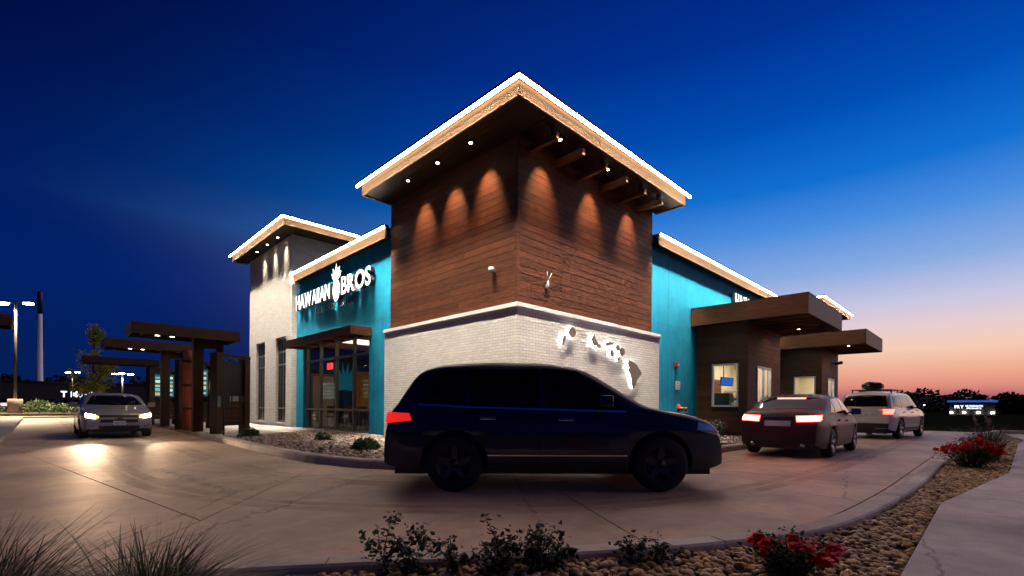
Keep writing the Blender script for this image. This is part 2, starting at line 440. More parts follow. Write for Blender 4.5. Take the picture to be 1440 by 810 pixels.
M = dict(
    brick=brick_mat('white_painted_brick'),
    siding=wood('walnut_siding', (.050, .015, .006), (.165, .058, .025), rough=.65, rnd=.24, bump=.12),
    siding_dark=wood('dark_walnut_siding', (.05, .02, .010), (.13, .055, .026), rough=.65, rnd=.2),
    fascia=wood('cedar_fascia', (.22, .115, .052), (.38, .215, .105), rnd=.12, bump=.03),
    timber=wood('stained_timber', (.070, .022, .007), (.20, .075, .026), rnd=.18),
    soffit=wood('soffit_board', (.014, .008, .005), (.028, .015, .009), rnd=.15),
    trim=mat('white_trim', (.78, .75, .70), .5, var=.05),
    cap=mat('black_metal_cap', (.012, .013, .016), .4, .6, var=.1),
    led=emit('led_strip', (1, .92, .81), 1300),
    led_front=emit('led_front_lens', (1, .84, .66), 95),
    led_back=emit('led_fascia_glow', (1, .84, .62), 8),
    frame=mat('bronze_frame', (.28, .25, .19), .4, .5, var=.08),
    wframe=mat('white_frame', (.75, .76, .74), .45, var=.04),
    glass=glass('clear_glass'),
    dglass=glass('dim_glass', (.55, .62, .66), .25),
    roof=mat('roof_membrane', (.05, .05, .055), .8),
    lane=concrete('drive_concrete', (.51, .34, .238)),
    walk=concrete('walk_concrete', (.60, .52, .46), .7),
    kerb=concrete('kerb_concrete', (.50, .41, .34), .65),
    joint=mat('joint_filler', (.05, .045, .04), .9),
    soil=mat('dark_soil', (.04, .03, .022), .95, var=.4, scale=20, bump=.6, bscale=40),
    grassland=mat('dark_lawn', (.02, .026, .012), 1, var=.4, scale=.4, spec=0),
    asphalt=mat('asphalt', (.05, .05, .05), .85, var=.2),
    black=mat('black_plastic', (.012, .012, .013), .45, var=.1),
    rubber=mat('tyre_rubber', (.012, .012, .012), .75, var=.1),
    chrome=mat('chrome', (.6, .6, .62), .15, 1.0, var=.02),
    alloy=mat('alloy_rim', (.42, .42, .44), .28, .9, var=.05),
    metal=mat('grey_metal', (.3, .3, .3), .4, .8, var=.1),
    cream=mat('cream_wall', (.72, .60, .42), .7, var=.06),
    stone=stone_mat('river_stone', [(.18, .11, .05), (.58, .37, .17), (.70, .49, .24), (.28, .18, .09), (.80, .61, .36), (.44, .24, .10)]),
    stone2=stone_mat('bed_stone', [(.16, .11, .085), (.40, .29, .22), (.5, .4, .32), (.2, .14, .11), (.55, .47, .4), (.32, .2, .14)]),
    leaf=leaf_mat('shrub_leaf', (.04, .075, .018)),
    leafdark=leaf_mat('dry_weed_leaf', (.022, .028, .012)),
    leaftree=leaf_mat('tree_leaf', (.30, .34, .03), .35, trans=.4),
    leafwood=leaf_mat('far_leaf', (.015, .02, .012)),
    rose=leaf_mat('rose_petal', (.85, .02, .02), .3, .5, .3),
    pink=leaf_mat('pink_petal', (.6, .03, .2), .3, .5, .3),
    blade=leaf_mat('grass_blade', (.05, .065, .022), .4),
    plume=leaf_mat('grass_plume', (.35, .28, .18), .3),
    stem=mat('stem', (.05, .045, .02), .8),
    bark=mat('bark', (.09, .065, .045), .9, var=.3, bump=.5),
    red=mat('red_plastic', (.5, .015, .012), .35, var=.05),
    brass=mat('brass', (.65, .36, .16), .3, 1.0, var=.1),
    dlens=emit('downlight_lens', (1, .86, .66), 40),
    clens=emit('canopy_light_lens', (1, .8, .55), 18),
)

def stucco(name, c):
    m, n, l, b = newmat(name)
    t = n.new('ShaderNodeTexCoord')
    cl = noise(n, l, t.outputs['UV'], 1.6, 6, .6); stt = noise(n, l, t.outputs['UV'], 1.0, 5, .6, (7, .35, 1)); fi = noise(n, l, t.outputs['UV'], 90, 4, .7)
    mr = n.new('ShaderNodeMapRange'); mr.inputs['From Min'].default_value = .3; mr.inputs['From Max'].default_value = .7; mr.inputs['To Min'].default_value = .80; mr.inputs['To Max'].default_value = 1.12
    l.new(cl.outputs['Fac'], mr.inputs['Value'])
    m2 = n.new('ShaderNodeMapRange'); m2.inputs['From Min'].default_value = .35; m2.inputs['From Max'].default_value = .62; m2.inputs['To Min'].default_value = .84; m2.inputs['To Max'].default_value = 1.04
    l.new(stt.outputs['Fac'], m2.inputs['Value'])
    a = n.new('ShaderNodeMath'); a.operation = 'MULTIPLY'; l.new(mr.outputs[0], a.inputs[0]); l.new(m2.outputs[0], a.inputs[1])
    vm = n.new('ShaderNodeVectorMath'); vm.operation = 'SCALE'; vm.inputs[0].default_value = c; l.new(a.outputs[0], vm.inputs['Scale']); l.new(vm.outputs[0], b.inputs['Base Color'])
    b.inputs['Roughness'].default_value = .8; b.inputs['Specular IOR Level'].default_value = .25
    sm = n.new('ShaderNodeMath'); sm.operation = 'ADD'; l.new(fi.outputs['Fac'], sm.inputs[0]); l.new(cl.outputs['Fac'], sm.inputs[1])
    bp = n.new('ShaderNodeBump'); bp.inputs['Strength'].default_value = .45; bp.inputs['Distance'].default_value = .008
    l.new(sm.outputs[0], bp.inputs['Height']); l.new(bp.outputs[0], b.inputs['Normal'])
    return m
M['teal'] = stucco('teal_stucco', (.002, .265, .42))

# ------------------------------------------------------------------ ground, lane, kerbs, walks
ground = mesh('ground', [(-900, -900, -.06), (1400, -900, -.06), (1400, 1400, -.06), (-900, 1400, -.06)], [(0, 1, 2, 3)], M['grassland'])
tag(ground, kind='structure')
lane_base = prism('lane_subgrade', [(-14, -14), (26, -14), (26, 42), (-14, 42)], -.058, -.028, M['joint']); tag(lane_base, kind='structure')

outer = [(-16, -1.2), (-12, -1.9), (-9.5, -2.6), (-8.5, -3.05), (-7.4, -3.75), (-6.2, -4.58), (-5.1, -5.35), (-3.95, -6.02), (-2.76, -6.42), (-.17, -6.62), (4, -6.68), (11, -6.75), (18, -6.9), (24.6, -7.6)]
inner = [(-3.5, 24), (-3.62, 18), (-3.85, 9.5), (-4.02, 4.2), (-3.95, 1.7), (-3.6, .2), (-3.0, -.75), (-2.1, -1.7), (-.9, -2.4), (.8, -2.75), (4, -2.88), (12, -2.9), (25, -2.9)]
OUT = smooth_path(outer, 8); INN = smooth_path(inner, 8)
lane_poly = OUT + [(25.2, -7.5), (25.2, -2.9)] + INN[::-1] + [(-3.5, 41), (-16, 41)]

lane = bpy.data.objects.new('drive_lane', None); COL.objects.link(lane); tag(lane, kind='structure')
G = .007
j1 = ((-8.29, 10.67), (1.77, -12.79)); j2 = ((-7.11, -3.12), (2.39, 3.18)); j3 = ((-4.74, -4.05), (.42, .6))
def rev(d): return (-d[0], -d[1])
up_part = clip(lane_poly, j2[0], j2[1], G)                     # beyond the slanting joint
turn = clip(clip(lane_poly, j2[0], rev(j2[1]), G), (-3.9, -5.2), (.55, .835), G)
rest = clip(clip(lane_poly, j2[0], rev(j2[1]), G), (-3.9, -5.2), (-.55, -.835), G)
slabs = [turn]
upR = clip(up_part, j1[0], rev(j1[1]), G); upL = clip(up_part, j1[0], j1[1], G)
for half, cuts in ((upR, (7.5, 14.5, 22, 30)), (upL, (9.5, 17, 25, 33))):
    ys = (-90,) + cuts + (90,)
    for a, b in zip(ys[:-1], ys[1:]):
        slabs.append(clip(clip(half, (0, a), (1, .04), G), (0, b), (-1, -.04), G))
xs = (-90, .6, 5.2, 9.8, 14.4, 19.0, 90)
for a, b in zip(xs[:-1], xs[1:]):
    s = clip(clip(rest, (a, 0), (.06, -1), G), (b, 0), (-.06, 1), G)
    slabs.append(s)
for s in slabs:
    if len(s) > 2 and abs(area2(s)) > .2:
        prism('slab', s, -.027, 0.0, M['lane'], lane)

kp = [(0.0, -.05), (0.02, .105), (.04, .135), (.075, .15), (.21, .15), (.225, .135), (.225, -.05)]
def offset_path(path, d):
    o = []
    for i, p in enumerate(path):
        a = Vector(path[max(i - 1, 0)]); b = Vector(path[min(i + 1, len(path) - 1)]); t = (b - a).normalized()
        o.append((p[0] - t.y * d, p[1] + t.x * d))
    return o
def kerb_run(path, prof):
    root = bpy.data.objects.new('kerb', None); COL.objects.link(root); tag(root, kind='structure')
    d = [0.0]
    for p, q in zip(path[:-1], path[1:]): d.append(d[-1] + math.hypot(q[0] - p[0], q[1] - p[1]))
    xs_, ys_ = [p[0] for p in path], [p[1] for p in path]
    n = round(d[-1] / 2.6)
    for k in range(n):
        a, b = d[-1] * k / n + .004, d[-1] * (k + 1) / n - .004
        us = [a] + [u for u in d if a + .05 < u < b - .05] + [b]
        sweep('kerb_stone', [(float(np.interp(u, d, xs_)), float(np.interp(u, d, ys_))) for u in us], prof, M['kerb'], root)
kerb_run([(p[0], p[1]) for p in OUT][::-1], [(o, z) for o, z in kp])
kerb_run([(p[0], p[1]) for p in INN][::-1], [(-o, z) for o, z in kp][::-1])
# tyre tracks worn along the lane
tm, tn, tl_, tb = newmat('tyre_mark')
ttc = tn.new('ShaderNodeTexCoord'); tnz = noise(tn, tl_, ttc.outputs['Object'], 1.1, 6, .7)
tmr = tn.new('ShaderNodeMapRange'); tmr.inputs['From Min'].default_value = .42; tmr.inputs['From Max'].default_value = .72; tmr.inputs['To Max'].default_value = .42
tl_.new(tnz.outputs['Fac'], tmr.inputs['Value']); tb.inputs['Base Color'].default_value = (.03, .026, .022, 1); tb.inputs['Roughness'].default_value = .8
ttr = tn.new('ShaderNodeBsdfTransparent'); tmx = tn.new('ShaderNodeMixShader')
tl_.new(tmr.outputs[0], tmx.inputs[0]); tl_.new(ttr.outputs[0], tmx.inputs[1]); tl_.new(tb.outputs[0], tmx.inputs[2]); tl_.new(tmx.outputs[0], tn['Material Output'].inputs[0])
mid_path = smooth_path([(-5.9, 34), (-5.9, 20), (-5.95, 9), (-6.0, 3), (-5.6, -.6), (-4.2, -2.9), (-1.9, -4.3), (2, -4.75), (8, -4.8), (16, -4.8), (24, -5.2)], 8)
for oo in (-.86, -.62, .66, .9):
    q = offset_path(mid_path, oo); q2 = offset_path(mid_path, oo + random.uniform(.17, .22))
    V = [(p[0], p[1], .003 + .0012 * (oo + 1)) for p in q] + [(p[0], p[1], .003 + .0012 * (oo + 1)) for p in q2]; n_ = len(q)
    mesh('tyre_mark', V, [(k, k + 1, n_ + k + 1, n_ + k) for k in range(n_ - 1)], tm, lane)
# gutter seam beside the outer kerb
gp = [(p[0], p[1]) for p in OUT if -6.5 < p[0] < 22]
gs = sweep('gutter_seam', gp, [(.165, -.02), (.165, .004), (.178, .004), (.178, -.02)], M['joint']); tag(gs, kind='structure')
# left island between the two order lanes, cross kerb far right
isl = smooth_path([(-8.35, 37), (-8.32, 24), (-8.3, 12), (-8.34, 10.3), (-8.6, 9.6), (-9.2, 9.35), (-10, 9.3), (-14, 9.3)], 6)
li = prism('island_walk', isl + [(-14, 37)], -.02, .15, M['walk']); tag(li, kind='structure')
fk = sweep('kerb', [(25.0, -7.9), (25.2, -12), (25.6, -20)], [(-.3, -.05), (-.3, .12), (-.26, .15), (0, .15), (.02, -.05)], M['kerb']); tag(fk, kind='structure')
cross = prism('cross_drive', [(15.6, -8.6), (25.2, -7.9), (25.6, -20), (14.5, -20)], -.027, -.004, M['lane']); tag(cross, kind='structure')
fk2 = sweep('kerb', [(-16, 41.2), (-3, 41.2), (6, 41.2)], [(0, -.05), (0, .12), (.04, .15), (.22, .15), (.22, -.05)], M['kerb']); tag(fk2, kind='structure')
berm = prism('planted_berm', [(-40, 41.4), (30, 41.4), (30, 52), (-40, 52)], -.05, .3, M['soil']); tag(berm, kind='structure')
lot = prism('parking_lot', [(-60, 52), (60, 52), (60, 96), (-60, 96)], -.05, .02, M['asphalt']); tag(lot, kind='structure')

# building pad and entrance walk
pad_poly = [(-3.42, 23), (-3.55, 12), (-3.62, 9.2), (-3.4, 8.55), (-3.0, 8.6), (-1.6, 9.6), (-.25, 10.7), (-.02, 10.4), (-.02, 6.0), (.2, 6), (.2, 23)]
pad = bpy.data.objects.new('entrance_walk', None); COL.objects.link(pad); tag(pad, kind='structure')
for a, b in zip((-50, 11.6, 13.6, 15.6, 17.6, 19.6), (11.6, 13.6, 15.6, 17.6, 19.6, 60)):
    s = clip(clip(pad_poly, (0, a), (1, 0), .004), (0, b), (-1, 0), .004)
    if len(s) > 2: prism('slab', s, -.02, .152, M['walk'], pad)
# right foreground walk
walk_poly = [(-4.9, -7.35), (-4.17, -7.12), (-1.16, -7.13), (2.72, -7.68), (11.6, -8.03), (15.2, -8.3), (15.2, -12), (-4.9, -12)]
wk = bpy.data.objects.new('corner_walk', None); COL.objects.link(wk); tag(wk, kind='structure')
for a, b in zip((-50, -2.35, -.55, 1.25, 3.05, 4.85, 6.65, 8.45), (-2.35, -.55, 1.25, 3.05, 4.85, 6.65, 8.45, 60)):
    s = clip(clip(walk_poly, (a, 0), (.1, -1), .004), (b, 0), (-.1, 1), .004)
    if len(s) > 2: prism('slab', s, -.05, .152, M['walk'], wk)

# gravel beds
def stone_verts(seed):
    r = np.random.default_rng(seed); V = []; idx = {}; F = []
    def vid(p):
        k = tuple(np.round(p, 4))
        if k not in idx:
            idx[k] = len(V); q = np.array(p, float); V.append(q / np.linalg.norm(q))
        return idx[k]
    for ax in range(3):
        for s in (-1, 1):
            for i in range(2):
                for j in range(2):
                    q = []
                    for a, b in ((i, j), (i + 1, j), (i + 1, j + 1), (i, j + 1)):
                        p = [0, 0, 0]; p[ax] = s; p[(ax + 1) % 3] = a - 1; p[(ax + 2) % 3] = b - 1; q.append(vid(p))
                    F.append(tuple(q) if s > 0 else tuple(q[::-1]))
    V = np.array(V)
    w = r.normal(0, 1, (3, 3))
    V = V * (1 + .16 * np.sin(V @ w.T * 1.7).sum(1, keepdims=True) / 1.7)
    return V, F
SV = [stone_verts(i) for i in range(6)]

def scatter(poly, n, avoid=()):
    xs_, ys_ = [p[0] for p in poly], [p[1] for p in poly]; out = []
    while len(out) < n:
        p = (random.uniform(min(xs_), max(xs_)), random.uniform(min(ys_), max(ys_)))
        if inside(p, poly): out.append(p)
    return out

def stones(pts, z, smin, smax):
    V, F, off = [], [], 0
    for x, y in pts:
        sv, sf = SV[random.randrange(6)]
        s = random.uniform(smin, smax); sc3 = np.array([1, random.uniform(.6, .95), random.uniform(.4, .65)]) * s
        a = random.uniform(0, 6.28); tl = random.uniform(-.5, .5)
        v = sv * sc3
        c, s_ = math.cos(tl), math.sin(tl); v = np.stack([v[:, 0] * c - v[:, 2] * s_, v[:, 1], v[:, 0] * s_ + v[:, 2] * c], 1)
        c, s_ = math.cos(a), math.sin(a); v = np.stack([v[:, 0] * c - v[:, 1] * s_, v[:, 0] * s_ + v[:, 1] * c, v[:, 2]], 1)
        V.append(v + np.array([x, y, z + random.uniform(0, smin)])); F += [tuple(i + off for i in f) for f in sf]; off += len(sv)
    return np.concatenate(V), F

kout = [(p[0], p[1]) for p in OUT]
edge = [p for p in offset_path(kout, -.225) if -11 < p[0] < 15.1]
rb_poly = edge + [(15.1, -8.25), (11.6, -8.0), (2.72, -7.66), (-1.16, -7.1), (-4.17, -7.1), (-4.9, -7.35), (-4.9, -8.9), (-11, -8.9)]
rbed = prism('gravel_bed', rb_poly, -.05, .075, M['soil']); tag(rbed, kind='structure')
near_poly = [p for p in edge if -6.6 < p[0] < 4] + [(4, -7.72), (2.72, -7.66), (-1.16, -7.1), (-4.17, -7.1), (-4.95, -7.2), (-5.6, -6.4), (-6.6, -5.0)]
far_poly = [p for p in edge if p[0] > 3.9] + [(15.1, -8.25), (11.6, -8.0), (4, -7.72)]
pts = scatter(near_poly, 4600)
pts.sort(key=lambda p: (Vector(p) - CAM.xy).length)
vis = [p for p in pts if (Vector(p) - CAM.xy).dot(fwd.xy) > 2.0 and -5.1 < p[0]][:300]
vset = set(vis)
SM = []
for i in range(6):
    v, f = SV[i]; SM.append(mesh_data('stone', v, f, M['stone'], True))
for x, y in vis:
    o = obj('stone', SM[random.randrange(6)], rbed, (x, y, .085 + random.uniform(0, .025)))
    s = random.choice((.02, .024, .027, .03, .034, .046)) * random.uniform(.85, 1.1); o.scale = (s, s * random.uniform(.65, .95), s * random.uniform(.45, .7)); o.rotation_euler = (random.uniform(-.4, .4), random.uniform(-.4, .4), random.uniform(0, 6.28))
V, F = stones([p for p in pts if p not in vset], .085, .017, .037)
V2, F2 = stones(scatter(far_poly, 3600), .085, .020, .042)
o = mesh('loose_stones', np.concatenate([V, V2]), F + [tuple(i + len(V) for i in f) for f in F2], M['stone'], rbed, True); tag(o, kind='stuff')

inn2 = [(p[0], p[1]) for p in INN]
iedge = offset_path(inn2, .225)
bb_poly = [(-3.62, 9.3), (-3.0, 8.6), (-1.6, 9.6), (-.25, 10.7), (-.02, 10.4), (-.02, -.02), (9.56, -.02), (9.56, -1.66), (23, -1.72)] + [p for p in iedge if p[1] < 9.2 and p[0] < 23][::-1]
bbed = prism('gravel_bed', bb_poly, -.05, .085, M['soil']); tag(bbed, kind='structure')
bpts = [p for p in scatter(bb_poly, 9000) if p[0] < .1 or p[0] > 6 or p[1] > -.8]
V, F = stones([p for p in bpts if p[0] < 10], .09, .034, .065)
o = mesh('loose_stones', V, F, M['stone2'], bbed, True); tag(o, kind='stuff')

# ------------------------------------------------------------------ the restaurant building
B = empty('restaurant_building', 'restaurant with walnut-clad corner tower, white brick base and teal stucco wings', 'building')

def part(name, parent=None):
    o = bpy.data.objects.new(name, None); COL.objects.link(o); o.parent = parent or B
    o.empty_display_size = .2
    return o

def wall_x(name, x0, x1, y0, y1, z0, z1, holes, m, parent=None):
    """wall slab between x0 and x1 running along y with rectangular holes (y0,y1,z0,z1)"""
    return wall_any(name, 'x', x0, x1, y0, y1, z0, z1, holes, m, parent)
def wall_any(name, ax, t0, t1, a0, a1, z0, z1, holes, m, parent=None):
    us = sorted({a0, a1, *[h[0] for h in holes], *[h[1] for h in holes]}); zs = sorted({z0, z1, *[h[2] for h in holes], *[h[3] for h in holes]})
    bl = []
    for u0, u1 in zip(us[:-1], us[1:]):
        run = None
        for w0, w1 in zip(zs[:-1], zs[1:]):
            hole = any(h[0] <= (u0 + u1) / 2 <= h[1] and h[2] <= (w0 + w1) / 2 <= h[3] for h in holes)
            if hole:
                if run: bl.append((u0, u1, *run)); run = None
            else: run = (run[0] if run else w0, w1)
        if run: bl.append((u0, u1, *run))
    return boxes(name, [(((t0, u0, w0), (t1, u1, w1)) if ax == 'x' else ((u0, t0, w0), (u1, t1, w1))) for u0, u1, w0, w1 in bl], m, parent or B)

def planks(ax, t, a0, a1, z0, z1, ph, m, parent, sgn=-1, holes=(), thick=.022, seams=(1.9, 3.1)):
    """siding boards lying on plane x=t or y=t, facing -axis"""
    z = z0; row = 0
    while z < z1 - .02:
        zt = min(z + ph, z1)
        u = a0; first = random.uniform(.8, seams[1])
        cuts = [a0]
        while u < a1:
            u += first if len(cuts) == 1 else random.uniform(*seams)
            if u < a1 - .5: cuts.append(u)
        cuts.append(a1)
        for c0, c1 in zip(cuts[:-1], cuts[1:]):
            segs = [(c0, c1)]
            for h in holes:
                if zt > h[2] + .01 and z < h[3] - .01:
                    ns = []
                    for s0, s1 in segs:
                        if h[1] <= s0 or h[0] >= s1: ns.append((s0, s1))
                        else:
                            if h[0] > s0: ns.append((s0, h[0]))
                            if h[1] < s1: ns.append((h[1], s1))
                    segs = ns
            for s0, s1 in segs:
                if s1 - s0 < .02: continue
                d = thick + random.uniform(-.0004, .0004)
                a = (t - d, s0 + .0015, z + .003) if ax == 'x' else (s0 + .0015, t - d, z + .003)
                b = (t, s1 - .0015, zt - .006) if ax == 'x' else (s1 - .0015, t, zt - .006)
                box('plank', a, b, m, parent)
        z = zt; row += 1

def led(side, t, a, b, zc, parent):
    """eave light: dim front lens, strong downward lens, shield with an added faint glow towards the fascia"""
    def bx(t0, t1, z0, z1):
        return ((t0, a, z0), (t1, b, z1)) if side == '-x' else ((a, t0, z0), (b, t1, z1))
    a_, b_ = a, b; n_ = max(1, round((b - a) / 2.4)); h = None
    for k in range(n_):
        a, b = a_ + (b_ - a_) * k / n_ + (.006 if k else 0), a_ + (b_ - a_) * (k + 1) / n_
        h = box('eave_light', *bx(t, t + .02, zc - .066, zc), M['led_front'], parent)
    a, b = a_, b_
    box('lamp_bar', *bx(t + .0205, t + .05, zc - .075, zc), M['metal'], h)
    box('added_fascia_glow', *bx(t + .0505, t + .0535, zc - .06, zc - .003), M['led_back'], h)  # extra glowing face, added to brighten the fascia boards
    ld = bpy.data.lights.new('eave_beam', 'AREA'); ld.shape = 'RECTANGLE'; ld.size = b - a; ld.size_y = .035
    ld.spread = R(EAVE[1]); ld.energy = EAVE[2] * (b - a); ld.color = (1, .90, .77)
    o = bpy.data.objects.new('eave_beam', ld); COL.objects.link(o); o.parent = h
    th = R(EAVE[0])
    if side == '-x': X_ = Vector((0, 1, 0)); d = Vector((math.sin(th), 0, -math.cos(th))); c = Vector((t + .016, (a + b) / 2, zc - .086))
    else: X_ = Vector((1, 0, 0)); d = Vector((0, math.sin(th), -math.cos(th))); c = Vector(((a + b) / 2, t + .016, zc - .086))
    Z_ = -d; Y_ = Z_.cross(X_)
    o.matrix_local = Matrix(((X_.x, Y_.x, Z_.x, c.x), (X_.y, Y_.y, Z_.y, c.y), (X_.z, Y_.z, Z_.z, c.z), (0, 0, 0, 1)))

EAVE = (7.5, 45, 32)

def roof(name, x0, y0, x1, y1, zb, fh, sides, soff=None, inx=.0, iny=.0):
    P_ = part(name)
    zc = zb + fh
    for s in sides:
        L0, L1 = (y0, y1) if s == '-x' else (x0, x1)
        cuts = [L0]
        while cuts[-1] + 3.2 < L1 - .6: cuts.append(cuts[-1] + random.uniform(2.2, 3.2))
        cuts.append(L1)
        for c0, c1 in zip(cuts[:-1], cuts[1:]):
            if s == '-x': box('fascia_board', (x0, c0 + .002, zb), (x0 + .04, c1 - .002, zb + fh), M['fascia'], P_, .003)
            else: box('fascia_board', (c0 + .002 + (.042 if c0 == x0 else 0), y0, zb), (c1 - .002, y0 + .04, zb + fh), M['fascia'], P_, .003)
        if s == '-x':
            led('-x', x0 - .125, y0 - .125, y1 + .10, zc, P_)
            box('roof_edge_cap', (x0 - .13, y0 - .13, zc + .003), (x0 + .05, y1 + .12, zc + .055), M['cap'], P_)
        else:
            led('-y', y0 - .125, x0 - .07, x1 + .10, zc, P_)
            box('roof_edge_cap', (x0 + .055, y0 - .13, zc + .003), (x1 + .12, y0 + .05, zc + .055), M['cap'], P_)
    # soffit boards, running along the eave
    zs = soff if soff else zb + .06
    w = .145
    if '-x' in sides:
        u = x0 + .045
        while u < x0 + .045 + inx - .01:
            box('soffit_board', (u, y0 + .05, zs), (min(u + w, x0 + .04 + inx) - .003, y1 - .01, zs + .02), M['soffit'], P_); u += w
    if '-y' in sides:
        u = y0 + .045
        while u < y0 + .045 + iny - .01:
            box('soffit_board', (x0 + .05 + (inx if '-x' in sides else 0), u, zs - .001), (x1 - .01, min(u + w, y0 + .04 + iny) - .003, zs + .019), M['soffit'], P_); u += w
    # end returns and deck
    if '-x' in sides: box('fascia_return', (x0 + .042, y1 - .04, zb), (x0 + inx, y1, zb + fh), M['fascia'], P_)
    if '-y' in sides: box('fascia_return', (x1 - .04, y0 + .042, zb), (x1, y0 + iny, zb + fh), M['fascia'], P_)
    box('roof_deck', (x0 + .055, y0 + .055, zb + fh + .03), (x1, y1, zb + fh + .07), M['roof'], P_)
    return P_

def lamp(name, kind, loc, energy, color, parent=None, dirn=(0, 0, -1), size=.03, spot=60, blend=.6):
    ld = bpy.data.lights.new(name, kind); ld.energy = energy; ld.color = color
    if kind == 'SPOT': ld.spot_size = R(spot); ld.spot_blend = blend; ld.shadow_soft_size = size
    elif kind == 'AREA': ld.size = size
    else: ld.shadow_soft_size = size
    o = bpy.data.objects.new(name, ld); COL.objects.link(o); o.location = loc
    o.rotation_euler = Vector(dirn).to_track_quat('-Z', 'Y').to_euler()
    if parent: o.parent = parent
    return o

def downlight(x, y, z, energy, dirn, parent, spot=56, col=(1, .62, .34)):
    h = lathe('downlight', [(.055, .02), (.055, -.05), (.05, -.055)], M['black'], parent, (x, y, z), 16)
    e = lathe('lens', [(.042, -.058), (.042, -.060)], M['dlens'], h, (0, 0, 0), 16)
    lamp('downlight_beam', 'SPOT', (0, 0, -.07), energy, col, h, dirn, .05, spot, 1)
    return h

# --- corner tower
tw = part('brick_base')
wall_x('brick_wall', 0, .18, 0, 5.76, .0, 3.33, [], M['brick'], tw)
wall_any('brick_wall', 'y', 0, .18, .18, 6.49, .0, 3.33, [], M['brick'], tw)
box('brick_wall', (.18, 5.58, 0), (.5, 5.76, 3.33), M['brick'], tw); box('brick_wall', (6.31, .18, 0), (6.49, .5, 3.33), M['brick'], tw)
boxes('water_table_trim', [((-.045, -.045, 3.33), (.1, 5.79, 3.40)), ((-.03, -.03, 3.40), (.1, 5.77, 3.435)), ((-.02, -.02, 3.29), (-.002, 5.77, 3.329))], M['trim'], tw, .004)
boxes('water_table_trim', [((.102, -.045, 3.331), (6.53, .1, 3.401)), ((.102, -.03, 3.402), (6.51, .1, 3.436)), ((.0, -.02, 3.29), (6.51, -.002, 3.328))], M['trim'], tw, .004)
ts = part('tower_siding')
box('tower_core', (.085, .085, 3.3), (6.06, 5.5, 7.27), M['cap'], ts)
planks('x', .083, .13, 5.53, 3.44, 7.27, .172, M['siding'], ts)
planks('y', .083, .13, 6.1, 3.44, 7.27, .172, M['siding'], ts)
boxes('corner_trim', [((.052, .052, 3.44), (.128, .128, 7.27))], M['siding'], ts, .003)
box('tower_side', (.086, 5.502, 3.44), (6.0, 5.53, 7.27), M['siding'], ts); box('tower_side', (6.07, .086, 3.44), (6.1, 5.5, 7.27), M['siding'], ts)
rt = roof('tower_roof', -.91, -.91, 6.33, 5.53, 7.23, .30, ('-x', '-y'), 7.27, .97, .97)
for y in (1.06, 2.36, 3.71): downlight(-.5, y, 7.26, 420, (.52, 0, -1), rt)
for i, x in enumerate((.43, 1.36, 2.3, 3.24, 4.18, 5.12)):
    box('outrigger_beam', (x - .055, -.78, 6.94), (x + .055, .06, 7.09), M['timber'], rt, .006)
    box('lit_beam_end', (x - .05, -.792, 6.945), (x + .05, -.782, 7.085), M['fascia'], rt)  # paler wood puts the light on the end faces into their colour
    box('beam_hanger', (x - .02, -.7, 7.091), (x + .02, -.6, 7.27), M['black'], rt)
for x in (.85, 2.77, 4.65): downlight(x, -.5, 7.26, 420, (0, .52, -1), rt)

# --- teal wing with the entrance
tl = part('teal_wing')
SF = (6.95, 12.45, .15, 3.45)
wall_x('stucco_wall', .12, .4, 5.5, 13.18, 0, 6.6, [SF], M['teal'], tl)
r1 = roof('wing_roof', -.14, 5.53, 8, 12.88, 6.2, .30, ('-x',), None, .26, 0)
box('white_return', (-.28, 12.885, 6.1), (.2, 12.93, 6.62), M['trim'], r1)

for a_, b_ in (((.1175, 5.77, 3.84), (.1198, 12.9, 3.846)), ((.1175, 6.4, 0), (.1198, 6.406, 3.838))): box('control_joint', a_, b_, M['joint'], tl)
# storefront
st = part('storefront')
ym = [6.95, 8.32, 9.73, 11.12, 12.45]; zm = [.15, .93, 2.87, 3.45]
fb = []
for y in ym: fb.append(((.24, max(6.95, y - .035), .15), (.36, min(12.45, y + .035), 3.45)))
for z in zm:
    for a, b in zip(ym[:-1], ym[1:]):
        fb.append(((.245, a + .036, max(.15, z - .035)), (.355, b - .036, min(3.45, z + .035))))
boxes('mullion_frame', fb, M['frame'], st)
for a, b in zip(ym[:-1], ym[1:]):
    for c, d in zip(zm[:-1], zm[1:]):
        box('pane', (.296, a + .037, c + .037), (.304, b - .037, d - .037), M['glass'], st)
# entrance canopy
ec = part('entry_canopy')
boxes('canopy_fascia', [((-.62, 6.78, 3.36), (-.57, 12.5, 3.64)), ((-.568, 6.78, 3.36), (.117, 6.83, 3.64)), ((-.568, 12.45, 3.36), (.117, 12.5, 3.64))], M['timber'], ec, .004)
box('canopy_deck', (-.568, 6.832, 3.56), (.117, 12.448, 3.62), M['timber'], ec)
y = 7.3
while y < 12.3:
    box('joist', (-.566, y, 3.38), (.116, y + .07, 3.558), M['timber'], ec); y += .72
for y in (8.1, 9.6, 11.1):
    q = lathe('canopy_light', [(.05, 3.555), (.05, 3.535)], M['clens'], ec, (-.2, y, 0), 14)
    lamp('canopy_beam', 'SPOT', (0, 0, 3.5), 45, (1, .82, .58), q, (-.5, 0, -1), .05, 120, 1)

